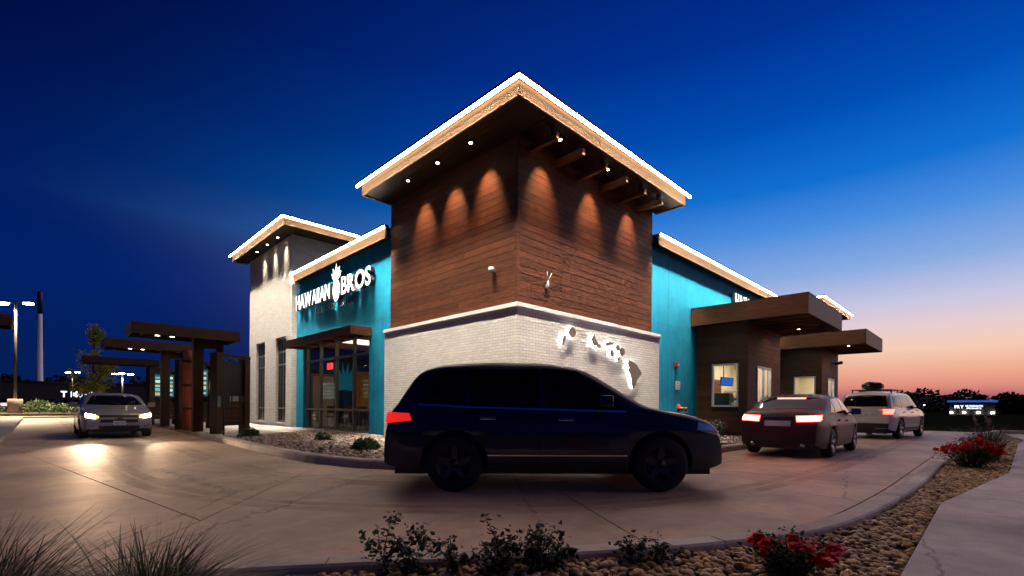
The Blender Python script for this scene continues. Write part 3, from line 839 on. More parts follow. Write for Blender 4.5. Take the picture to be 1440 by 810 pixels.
# --- white brick tower
wt = part('white_brick_tower')
holes = [(16.5, 17.75, .32, 4.05), (13.82, 15.02, .32, 4.05)]
wall_x('brick_wall', -.1, .12, 13.18, 18.8, 0, 8.3, holes, M['brick'], wt)
wall_any('brick_wall', 'y', 13.18, 13.4, .12, 7, 0, 8.3, [], M['brick'], wt)
for h in holes:
    a, b = h[0], h[1]; m_ = (a + b) / 2
    wf = boxes('window', [((.0, a, h[2]), (.06, a + .05, h[3])), ((.0, b - .05, h[2]), (.06, b, h[3])), ((.001, m_ - .025, h[2] + .05), (.059, m_ + .025, h[3] - .05))] +
               [((.002, a + .05, z - .03), (.058, m_ - .025, z + .03)) for z in (.36, .95, 2.87, 3.42, 4.01)] + [((.002, m_ + .025, z - .03), (.058, b - .05, z + .03)) for z in (.36, .95, 2.87, 3.42, 4.01)], M['frame'], wt)
    for p, q in ((a + .05, m_ - .026), (m_ + .026, b - .05)):
        for c, d in zip((.39, .98, 2.9, 3.45), (.92, 2.84, 3.39, 3.98)):
            box('pane', (.026, p, c), (.032, q, d), M['dglass'], wf)
    box('window_backing', (.5, a - .2, h[2] - .1), (.52, b + .2, h[3] + .1), M['cap'], wt)
    box('brick_sill', (-.13, a - .04, h[2] - .07), (.0, b + .04, h[2] - .003), M['brick'], wt)
r2_ = roof('white_tower_roof', -.8, 12.1, 6, 19.2, 8.19, .30, ('-x', '-y'), 8.25, .7, 1.08)
for y in (13.85, 15.15, 16.55): downlight(-.45, y, 8.24, 200, (.55, 0, -1), r2_, 50, (1, .82, .58))

# --- right teal wing
tr = part('teal_wing')
wall_any('stucco_wall', 'y', .12, .4, 6.1, 24.6, 0, 6.6, [], M['teal'], tr)
r3 = roof('wing_roof', 6.14, -.14, 24.4, 8, 6.2, .30, ('-y',), None, 0, .26)
for a_, b_ in (((6.52, .1175, 3.84), (9.0, .1198, 3.846)), ((7.3, .1175, 3.848), (7.306, .1198, 6.2)), ((7.3, .1175, 0), (7.306, .1198, 3.838))): box('control_joint', a_, b_, M['joint'], tr)
ft = part('white_brick_tower')
box('brick_wall', (24.6, .1, 0), (31, 5, 7.2), M['brick'], ft)
r4 = roof('rear_tower_roof', 23.7, -.8, 31.2, 5, 7.15, .30, ('-x', '-y'), None, 1.0, 1.0)

# main body behind
box('main_wall', (.42, 18.8, 0), (24, 18.95, 6.2), M['teal'], B)

# --- drive-through window bays
def bay(x0, x1, y0, wa, wb, cx0, cx1, cy0, cz0, cz1, lights):
    b = part('window_bay')
    y1 = .117
    # cores (walls with openings) and boards
    wall_any('bay_wall', 'x', x0 + .02, x0 + .12, y0 + .02, y1, 0, cz0 + .05, [wa], M['soffit'], b)
    wall_any('bay_wall', 'y', y0 + .02, y0 + .12, x0 + .12, x1, 0, cz0 + .05, [wb], M['soffit'], b)
    planks('x', x0 + .018, y0 + .035, y1, .1, cz0 + .05, .178, M['siding_dark'], b, holes=[wa], seams=(3, 4))
    planks('y', y0 + .018, x0 + .04, x1, .1, cz0 + .05, .178, M['siding'], b, holes=[wb], seams=(4, 5))
    box('corner_trim', (x0 - .01, y0 - .01, .1), (x0 + .034, y0 + .034, cz0 + .05), M['siding_dark'], b)
    box('bay_wall', (x1 - .1, y0 + .12, 0), (x1, y1, cz0 + .05), M['cream'], b)
    box('bay_floor', (x0 + .12, y0 + .12, .1), (x1 - .1, y1, .16), M['walk'], b)
    box('bay_ceiling', (x0 + .12, y0 + .12, 2.95), (x1 - .1, y1, 3.0), M['cream'], b)
    box('bay_back_wall', (x0 + .12, y1 - .04, .16), (x1 - .1, y1 - .003, 2.95), M['cream'], b)
    lp = box('ceiling_light_panel', (x0 + .7, y0 + .45, 2.93), (x1 - .7, y0 + 1.05, 2.948), M['panel'], b)
    # windows
    for ax, h, t in (('x', wa, x0), ('y', wb, y0)):
        f = .06; a, c, z0, z1 = h
        bl = [((t - .03, a, z0), (t + .06, a + f, z1)), ((t - .03, c - f, z0), (t + .06, c, z1)), ((t - .028, a + f, z0), (t + .058, c - f, z0 + f)), ((t - .028, a + f, z1 - f), (t + .058, c - f, z1))]
        if ax == 'y':
            m_ = (a + c) / 2; bl.append(((t - .02, m_ - .03, z0 + f), (t + .05, m_ + .03, z1 - f)))
            bl = [((p[1], p[0], p[2]), (q[1], q[0], q[2])) for p, q in bl]
        w = boxes('window', bl, M['wframe'], b, .004)
        if ax == 'x': box('pane', (t + .01, a + f, z0 + f), (t + .016, c - f, z1 - f), M['glass'], w)
        else:
            box('pane', (a + f, t + .01, z0 + f), (m_ - .03, t + .016, z1 - f), M['glass'], w); box('pane', (m_ + .03, t + .012, z0 + f), (c - f, t + .018, z1 - f), M['glass'], w)
    c = part('bay_canopy')
    tH = .05
    box('canopy_fascia', (cx0, cy0, cz0), (cx0 + tH, .117, cz1), M['timber'], c, .006)
    box('canopy_fascia', (cx0 + tH + .002, cy0, cz0), (cx1, cy0 + tH, cz1), M['timber'], c, .006)
    box('canopy_fascia', (cx1 - tH, cy0 + tH + .002, cz0), (cx1, .117, cz1), M['timber'], c, .006)
    box('canopy_deck', (cx0 + tH + .002, cy0 + tH + .002, cz1 - .12), (cx1 - tH - .002, .116, cz1 - .04), M['timber'], c)
    box('canopy_flashing', (cx0 - .01, cy0 - .01, cz1 + .002), (cx1 + .01, .116, cz1 + .02), M['cap'], c)
    xx = cx0 + .5
    while xx < cx1 - .2:
        box('joist', (xx, cy0 + tH + .003, cz0 + .1), (xx + .08, y0 - .02 if x0 - .1 < xx < x1 else .11, cz1 - .122), M['timber'], c); xx += .66
    for lx, ly in lights:
        h = lathe('canopy_light', [(.07, cz1 - .13), (.07, cz0 + .12)], M['black'], c, (lx, ly, 0), 16)
        lathe('lens', [(.055, cz0 + .118), (.055, cz0 + .113)], M['clens'], h, (0, 0, 0), 16)
        lamp('canopy_beam', 'SPOT', (0, 0, cz0 + .1), 60, (1, .74, .46), h, (0, 0, -1), .05, 130, .8)
    return b
M['panel'] = emit('ceiling_panel', (1, .84, .58), 15)
bay(9.56, 13.09, -1.64, (-1.35, -.43, 1.14, 2.66), (10.44, 11.95, 1.1, 2.6), 9.02, 13.7, -3.56, 4.02, 4.64, [(11.6, -2.3), (13.0, -2.3)])
bay(19.4, 22.9, -1.7, (-1.45, -.5, 1.2, 2.7), (20.6, 21.9, 1.1, 2.65), 18.9, 23.5, -3.52, 4.07, 4.72, [(20.4, -2.6)])

# --- dining room behind the storefront
dm = part('dining_room')
M['darkwall'] = mat('dark_teal_wall', (.012, .06, .07), .7)
M['floorwood'] = wood('floor_board', (.06, .035, .02), (.13, .08, .045))
box('room_floor', (.41, 5.8, .1), (6, 13.1, .155), M['floorwood'], dm)
box('room_wall', (6, 5.8, .155), (6.1, 13.1, 3.7), M['darkwall'], dm)
box('room_wall', (.41, 5.79, .155), (6, 5.85, 3.7), M['darkwall'], dm); box('room_wall', (.41, 13.05, .155), (6, 13.1, 3.7), M['darkwall'], dm)
box('door_leaf', (.75, 13.02, .156), (1.65, 13.048, 2.35), M['cream'], dm); boxes('door_casing', [((.66, 13.0, .156), (.748, 13.048, 2.45)), ((1.652, 13.0, .156), (1.74, 13.048, 2.45)), ((.75, 13.0, 2.352), (1.65, 13.048, 2.45))], M['frame'], dm)
box('room_ceiling', (.41, 5.86, 3.62), (5.99, 13.04, 3.7), M['cream'], dm)
box('partition', (4.42, 9.6, .156), (4.48, 10.89, 2.6), M['cream'], dm)
for x, y in ((1.6, 7.6), (1.6, 10.2), (3.0, 8.6)):
    box('ceiling_light', (x - .6, y - .6, 3.595), (x + .6, y + .6, 3.618), M['dimpanel'] if 'dimpanel' in M else M.setdefault('dimpanel', emit('dim_ceiling_panel', (1, .8, .55), 2.2)), dm)

# ------------------------------------------------------------------ lettering
GC = {}
def glyph(ch, ext=.06, bold=.0):
    """a letter 1 high (capital), front at +z, as vertices and faces"""
    k = (ch, ext, bold)
    if k in GC: return GC[k]
    cu = bpy.data.curves.new('glyph', 'FONT'); cu.body = ch; cu.size = 1.37; cu.extrude = ext; cu.offset = bold; cu.resolution_u = 3
    o = bpy.data.objects.new('glyph', cu); COL.objects.link(o)
    bpy.context.view_layer.update()
    dg = bpy.context.evaluated_depsgraph_get()
    me = bpy.data.meshes.new_from_object(o.evaluated_get(dg))
    V = [v.co.copy() for v in me.vertices]; F = [tuple(p.vertices) for p in me.polygons]; nz = [p.normal.z for p in me.polygons]
    bpy.data.objects.remove(o); bpy.data.curves.remove(cu); bpy.data.meshes.remove(me)
    GC[k] = (V, F, nz)
    return GC[k]

BX = Matrix(((0, 0, -1), (-1, 0, 0), (0, 1, 0)))       # on a wall facing -x: text right = -y
BY = Matrix(((1, 0, 0), (0, 0, -1), (0, 1, 0)))        # on a wall facing -y: text right = +x

def write(txt, origin, basis, width, height, mats, parent, name='letter', ext=.06, bold=0.0, depth=None, gap=.12, joined=False):
    """letters set between origin and origin + width along the basis' x axis"""
    cur = 0; items = []
    for ch in txt:
        if ch == ' ': cur += .45; continue
        V, F, nz = glyph(ch, ext, bold)
        x0, x1 = min(v.x for v in V), max(v.x for v in V)
        items.append((V, F, nz, cur - x0)); cur += (x1 - x0) + gap
    tot = cur - gap; sx = width / tot
    dz = (depth or height) if depth is None else depth / (2 * ext)
    AV, AF, AM = [], [], []
    for V, F, nz, off in items:
        vv = [Vector(origin) + basis @ Vector(((v.x + off) * sx, v.y * height, v.z * (dz if depth else height))) for v in V]
        fm = [0 if q > .5 else 1 for q in nz]
        if joined:
            o = len(AV); AV += vv; AF += [tuple(i + o for i in f) for f in F]; AM += fm
        else: mesh(name, vv, F, mats, parent, fm=fm)
    if joined: return mesh(name, AV, AF, mats, parent, fm=AM)

M['face'] = emit('lit_letter_face', (1, .98, .95), 1.7)
M['return'] = mat('dark_letter_return', (.03, .035, .04), .5)
M['thin'] = mat('grey_letter', (.35, .4, .4), .4, .3)
M['green'] = emit('green_leaf_face', (.12, .5, .05), 1.2)
def brand_sign(basis, org, label, group=None):
    """org = lower left of the first word; wall 0.18 behind the letter centres"""
    s = empty('illuminated_sign', label, 'sign', org)
    write('HAWAIIAN', (0, 0, 0), basis, 3.2, .60, [M['face'], M['return']], s, ext=.05, bold=.012, depth=.16, gap=.13)
    write('BROS', Vector((0, 0, 0)) + basis @ Vector((4.14, 0, 0)), basis, 2.1, .62, [M['face'], M['return']], s, ext=.05, bold=.022, depth=.16, gap=.09)
    write('ISLAND GRILL', Vector((0, 0, 0)) + basis @ Vector((1.75, -.37, -.03)), basis, 3.1, .24, [M['thin'], M['return']], s, ext=.02, bold=-.012, depth=.03, gap=.28)
    # pineapple between the words
    def plate(name, pts, z0, z1, ms, par):
        n = len(pts); V = [basis @ Vector((p[0], p[1], z0)) for p in pts] + [basis @ Vector((p[0], p[1], z1)) for p in pts]
        F = [tuple(range(n - 1, -1, -1)), tuple(range(n, 2 * n))] + [(i, (i + 1) % n, n + (i + 1) % n, n + i) for i in range(n)]
        return mesh(name, V, F, ms, par, fm=[1, 0] + [1] * n)
    c = (3.74, .22)
    plate('pineapple_body', [(c[0] + .27 * math.cos(a), c[1] + .40 * math.sin(a)) for a in np.linspace(0, 2 * math.pi, 28, endpoint=False)], -.08, .08, [M['face'], M['return']], s)
    for k, (a, ln) in enumerate(((-.9, .42), (-.5, .52), (0, .6), (.5, .5), (.95, .4))):
        d = Vector((math.sin(a), math.cos(a))); nn = Vector((d.y, -d.x)); b0 = Vector((c[0] + .1 * math.sin(a), .60))
        pts = [b0 - nn * .05, b0 + nn * .05, b0 + d * ln * .55 + nn * .085, b0 + d * ln, b0 + d * ln * .55 - nn * .085]
        plate('pineapple_leaf', [tuple(p) for p in pts][::-1] if area2([tuple(p) for p in pts]) < 0 else [tuple(p) for p in pts], -.08 + .004 * k, .07 + .005 * k, [M['green'] if k == 1 else M['face'], M['return']], s)
    for x in (.3, 2.9, 4.4, 6.0):
        a = Vector((0, 0, 0)) + basis @ Vector((x, .25, -.19)); b = basis @ Vector((x + .04, .29, -.081))
        box('standoff', a, b, M['return'], s)
    return s
brand_sign(BX, (.02, 12.80, 5.0), 'lit white letter sign above the entrance canopy on the teal wall')
brand_sign(BY, (12.75, .02, 5.28), 'lit white letter sign above the drive-through bay canopy, partly hidden')

# ------------------------------------------------------------------ island plates on the brick
M['plate'] = mat('brown_plate', (.16, .12, .10), .55, var=.1)
M['halo'] = emit('halo_led', (.9, 1, .96), 14)
def island(pts, cx, cz, w, h, label):
    xs_, ys_ = [p[0] for p in pts], [p[1] for p in pts]
    mx, my = (min(xs_) + max(xs_)) / 2, (min(ys_) + max(ys_)) / 2
    sx, sy = w / (max(xs_) - min(xs_)), h / (max(ys_) - min(ys_))
    P_ = [((p[0] - mx) * sx, (p[1] - my) * sy) for p in pts]
    if area2(P_) < 0: P_ = P_[::-1]
    e = empty('island_plate', label, 'wall plate', (cx, -.075, cz), group='lit island plates on the brick')
    def pl(name, k, y0, y1, m_):
        n = len(P_); V = [(p[0] * k, y0, p[1] * k) for p in P_] + [(p[0] * k, y1, p[1] * k) for p in P_]
        F = [tuple(range(n)), tuple(range(2 * n - 1, n - 1, -1))] + [(i, n + i, n + (i + 1) % n, (i + 1) % n) for i in range(n)]
        return mesh(name, V, F, m_, e)
    pl('plate', 1, -.02, .0, M['plate'])
    pl('halo_light', .93, .012, .03, M['halo'])
    tubes('standoff', [([(0, .03, 0), (0, .073, 0)], .012)], M['black'], e)
nii = [(0, 0), (.5, .1), (.7, .7), (1, 1.5), (.75, 2), (.4, 1.5), (.2, .8)]
kau = [(.1, .3), (.5, 0), (1, .2), (1.2, .8), (1.0, 1.5), (.5, 1.7), (.1, 1.2), (-.05, .7)]
oah = [(0, 1.2), (.3, 1.5), (.6, 2), (.8, 1.6), (1.1, 1.1), (1.6, .6), (2.0, .5), (2.1, .1), (1.5, 0), (1.1, .25), (.5, .2), (.3, .7)]
mol = [(0, .2), (.6, 0), (1.6, .35), (2.4, .5), (2.5, .9), (1.7, .8), (1.2, 1.0), (.9, .75), (.2, .7)]
lan = [(.1, .5), (.5, 0), (1, .1), (1.2, .7), (.9, 1.2), (.3, 1.2)]
mau = [(0, 1.5), (.3, 2), (.8, 1.9), (1.0, 1.4), (1.5, 1.6), (2.1, 1.4), (2.3, .8), (2.0, .2), (1.4, 0), (1.0, .3), (.95, .9), (.5, .8), (.2, 1.0)]
kah = [(0, .2), (.5, 0), (1, .4), (1, .9), (.4, .7)]
haw = [(0, 3.4), (.25, 4), (.5, 3.85), (1.1, 3.7), (1.7, 3.4), (1.9, 3.1), (2.6, 2.4), (2.55, 2.1), (2.2, 1.7), (1.7, 1.2), (1.6, .6), (1.2, .2), (1.1, 0), (.8, .5), (.75, 1.2), (.5, 1.9), (.2, 2.5), (.3, 2.9)]
island(nii, 1.55, 2.74, .16, .27, 'narrowest backlit island plate, tucked below the round one')
island(kau, 1.88, 2.96, .30, .27, 'round backlit island plate high on the brick near the corner')
island(oah, 2.90, 2.85, .42, .34, 'jagged backlit island plate alone between two island clusters')
island(mol, 3.54, 2.83, .40, .14, 'long flat backlit island plate above the small oval one')
island(lan, 3.66, 2.58, .20, .17, 'small oval backlit island plate below the long flat one')
island(mau, 4.08, 2.70, .48, .30, 'two-lobed backlit island plate beside the long flat one')
island(kah, 3.98, 2.46, .16, .12, 'tiniest backlit island plate below the two-lobed one')
island(haw, 4.86, 2.06, .78, .84, 'largest backlit island plate, lowest on the brick wall')

# ------------------------------------------------------------------ wall fixtures
t = empty('security_camera', 'small white dome camera on the walnut siding', 'camera', (.06, .83, 4.3))
boxes('mount', [((-.06, -.04, -.04), (.0, .04, .04))], M['wframe'], t, .01)
lathe('dome', [(.02, -.075), (.055, -.05), (.07, -.01), (.07, .04), (.05, .07)], M['wframe'], t, (-.09, 0, 0), 18)
t = empty('antenna_bracket', 'white forked antenna bracket on the walnut siding', 'bracket', (1.05, .055, 4.05))
tubes('stem', [([(0, -.05, -.18), (0, -.05, .06)], .025)], M['wframe'], t)
tubes('fork', [([(0, -.05, .04), (-.075, -.09, .26)], .012)], M['wframe'], t); tubes('fork', [([(0, -.05, .04), (.085, -.09, .24)], .012)], M['wframe'], t)
box('base_plate', (-.04, -.05, -.12), (.04, .0, -.02), M['wframe'], t, .006)
t = empty('fire_alarm', 'red fire alarm strobe on the teal wall', 'alarm', (7.85, .118, 2.55))
box('housing', (-.07, -.09, -.08), (.07, 0, .09), M['red'], t, .012); box('strobe', (-.03, -.115, -.03), (.055, -.091, .05), M['wframe'], t, .008)
t = empty('notice_sign', 'small white notice sign below the red alarm', 'sign', (8.02, .118, 1.86))
box('panel', (-.17, -.012, -.15), (.17, 0, .15), M['trim'], t, .003)
M['redink'] = mat('red_ink', (.4, .02, .02), .6); M['ink'] = mat('dark_ink', (.03, .03, .03), .6)
for txt, z, w, h in (('FIRE', .05, .12, .06), ('DEPARTMENT', -.03, .26, .045), ('CONNECTION', -.10, .26, .045)):
    write(txt, (-w / 2, -.0125, z), BY, w, h, [M['redink'], M['redink']], t, 'lettering', .01, 0, .002, .12, True)
t = empty('fire_hose_connection', 'brass twin fire hose connection low on the teal wall', 'hydrant', (8.1, .118, 1.08))
lathe('wall_flange', [(.13, -.0), (.13, -.03), (.07, -.05)], M['red'], t, (0, 0, 0), 20, 'y')
for s in (-1, 1): tubes('hose_inlet', [([(0, -.04, 0), (.06 * s, -.1, -.01), (.12 * s, -.2, -.03)], [.05, .06, .06])], M['brass'], t, 12)
for s in (-1, 1): tubes('inlet_cap', [([(.12 * s, -.2, -.03), (.135 * s, -.235, -.037)], [.07, .068])], M['brass'], t, 12)
t = empty('bay_floodlight', 'small black floodlight on the far drive-through bay', 'floodlight', (22.3, -1.7, 3.5))
box('bracket', (-.08, -.06, -.04), (.08, 0, .04), M['black'], t, .01); tubes('head', [([(.05, -.06, .0), (.22, -.24, .06)], [.07, .09])], M['black'], t, 12)
t = empty('gas_meter', 'black gas meter piping against the white brick wall', 'gas meter', (2.1, -.5, .09))
tubes('riser', [([(-.93, 0, 0), (-.93, 0, 1.0), (-.85, 0, 1.06), (.35, 0, 1.06)], .035)], M['black'], t, 10)
tubes('riser', [([(1.0, 0, 0), (1.0, 0, .9), (.9, 0, 1.0), (.5, 0, 1.02)], .035)], M['black'], t, 10)
tubes('valve', [([(.38, 0, 1.06), (.38, 0, 1.45), (.3, 0, 1.5), (.3, 0, 1.62)], [.03, .03, .04, .03])], M['black'], t, 10)
lathe('regulator', [(.04, -.08), (.13, -.04), (.13, .02), (.05, .06)], M['metal'], t, (.55, 0, 1.2), 18)
box('meter_body', (.42, -.1, .82), (.72, .1, 1.12), M['metal'], t, .03)

# interior things seen through glass
M['screen'] = emit('blue_screen', (.03, .12, .5), .9, (.02, .02, .03))
t = empty('monitor', 'tilted blue screen monitor behind the bay window', 'monitor', (10.25, -.68, 2.06), R(-40))
box('casing', (-.24, -.02, -.16), (.24, .03, .16), M['black'], t, .006).rotation_euler = (R(8), R(4), 0)
s_ = box('screen', (-.22, -.026, -.14), (.22, -.021, .14), M['screen'], t); s_.rotation_euler = (R(8), R(4), 0)
tubes('arm', [([(0, .03, 0), (0, .2, .1), (0, .22, .93)], .02)], M['black'], t)
t = empty('service_counter', 'steel counter with cups and drink machine behind the bay window', 'counter', (11.25, -.85, .16))
box('top', (-1.1, -.3, .94), (1.3, .9, .98), M['metal'], t, .004); box('cabinet', (-1.05, -.25, 0), (1.25, .88, .938), M['black'], t)
box('drink_machine', (-.55, .25, .982), (-.1, .85, 1.5), M['black'], t, .02); box('ice_bin', (.05, .2, .982), (.6, .85, 1.35), M['metal'], t, .02)
for k in range(5): lathe('cup_stack', [(.035, .982), (.05, 1.12 + .03 * k)], M['wframe'], t, (-.95 + .11 * k, -.05 + .04 * (k % 2), 0), 12)
for z in (1.35, 1.62): box('shelf', (.7, .55, z), (1.3, .89, z + .03), M['wframe'], t)
t = empty('door', 'narrow brown door in the drive-through room', 'door', (11.2, .07, .16))
box('leaf', (-.4, -.03, 0), (.4, 0, 2.05), M['timber'], t); box('handle', (-.34, -.08, .95), (-.3, -.031, 1.1), M['metal'], t)
t = empty('coffee_urn', 'small orange topped urn behind the far bay window', 'urn', (20.4, -.7, 1.15))
lathe('body', [(.12, 0), (.15, .1), (.14, .3), (.06, .38)], M['metal'], t); lathe('lid', [(.07, .38), (.09, .42), (.02, .48)], M['fascia'], t)
box('pedestal', (-.3, -.3, -.99), (.3, .3, -.002), M['black'], t)

M['exit'] = emit('exit_red', (1, .03, .02), 3.0)
t = empty('exit_sign', 'glowing red exit sign hanging inside the storefront', 'sign', (1.1, 12.2, 2.74))
box('housing', (0, -.24, -.13), (.05, .24, .13), M['exit'], t, .006)
write('EXIT', (-.004, .17, -.08), BX, .34, .16, [M['wframe'], M['wframe']], t, 'lettering', .01, .01, .004, .1, True)
tubes('stem', [([(.025, 0, .13), (.025, 0, .87)], .01)], M['black'], t)
M['mural'] = mat('orange_poster', (.75, .36, .05), .6); 
M['mural2'] = emit('glowing_mural_leaf', (.0, .16, .2), .25, (.02, .3, .36))  # faint glow put into the leaves of the mural, which is no lamp
t = empty('wall_poster', 'orange poster with red curves on the dining room wall', 'poster', (3.3, 13.04, 1.75), R(90))
box('sheet', (-.012, -.75, -.8), (0, .75, .9), M['mural'], t)
for k, rr in enumerate((.35, .62)):
    tubes('curve', [([(-.016, .1 + rr * math.cos(a), -.35 + rr * math.sin(a)) for a in np.linspace(.2 + k, 2.8 + k * .3, 14)], .02)], M['red'], t, 6)
t = empty('leaf_mural', 'teal palm leaf mural on the dining room wall', 'mural', (2.2, 13.04, 2.0), R(90))
for k in range(14):
    a = -1.5 + 3.0 * k / 13; ln = .8 + .5 * math.cos(a * 1.2)
    d = Vector((0, math.sin(a), math.cos(a))); nn = Vector((0, math.cos(a), -math.sin(a))); x = -.004 - .001 * k
    q = [Vector((x, 0, -.2)), Vector((x, 0, -.2)) + d * ln * .5 + nn * .08, Vector((x, 0, -.2)) + d * ln, Vector((x, 0, -.2)) + d * ln * .5 - nn * .08]
    mesh('frond', q, [(0, 1, 2, 3)], M['mural2'], t)
for k, (x, y) in enumerate(((1.5, 7.7), (1.6, 9.4), (1.3, 11.6))):
    t = empty('dining_table', ['dark dining table beside the storefront end mullion', 'dark dining table facing the middle storefront panes', 'dark dining table below the glowing exit sign'][k], 'table', (x, y, .155), group='dining tables inside the storefront')
    box('tabletop', (-.38, -.38, .7), (.38, .38, .74), M['timber'], t, .006); lathe('pedestal', [(.25, 0), (.24, .03), (.04, .05), (.04, .7)], M['black'], t)
    for s in (-1, 1):
        c = empty('dining_chair', 'black dining chair ' + ('nearer the white tower' if s > 0 else 'nearer the corner tower') + [' at the end-mullion table', ' at the middle-pane table', ' at the table below the exit sign'][k], 'chair', (x, y + .62 * s, .155), 0 if s < 0 else math.pi, group='dining chairs inside the storefront')
        box('seat', (-.2, -.2, .43), (.2, .2, .46), M['black'], c, .006); box('backrest', (-.2, -.21, .6), (.2, -.18, .9), M['timber'], c, .006)
        for a in (-1, 1):
            for b in (-1, 1): tubes('leg', [([(.18 * a, .18 * b, 0), (.17 * a, .17 * b, .43 if b > 0 else .88)], .012)], M['metal'], c, 6)

# ------------------------------------------------------------------ vehicles
def paint(name, c, metal=.5, rough=.32, coat=.7, spec=.5):
    m, n, l, b = newmat(name)
    t = n.new('ShaderNodeTexCoord'); nz = noise(n, l, t.outputs['Object'], 900, 2)
    col = mixc(n, l, nz.outputs['Fac'], tuple(v * .85 for v in c), tuple(min(1, v * 1.15) for v in c))
    l.new(col, b.inputs['Base Color']); b.inputs['Metallic'].default_value = metal; b.inputs['Roughness'].default_value = rough
    b.inputs['Coat Weight'].default_value = coat; b.inputs['Coat Roughness'].default_value = .04
    return m
M['tint'] = mat('tinted_glass', (.006, .007, .008), .06, 0, var=.02, spec=.22)
M['tail_on'] = emit('brake_light_lit', (1, .04, .03), 26, (.5, .02, .02))
M['tail_core'] = emit('brake_light_core', (1, .55, .42), 30, (.5, .02, .02))
M['tail_off'] = emit('tail_light_dim', (1, .02, .02), .8, (.4, .01, .01))
M['head_on'] = emit('headlight_lit', (1, .83, .58), 160)
M['amber'] = emit('turn_signal_lit', (1, .42, .06), 9)
M['lens'] = mat('clear_lens', (.5, .5, .5), .1, .6, var=.02)
M['whiteplate'] = mat('white_plate', (.7, .7, .72), .5)
M['gold'] = mat('gold_emblem', (.65, .45, .12), .25, .9)

def interp(pts):
    xs_ = [p[0] for p in pts]; zs_ = [p[1] for p in pts]
    return lambda x: float(np.interp(x, xs_, zs_))

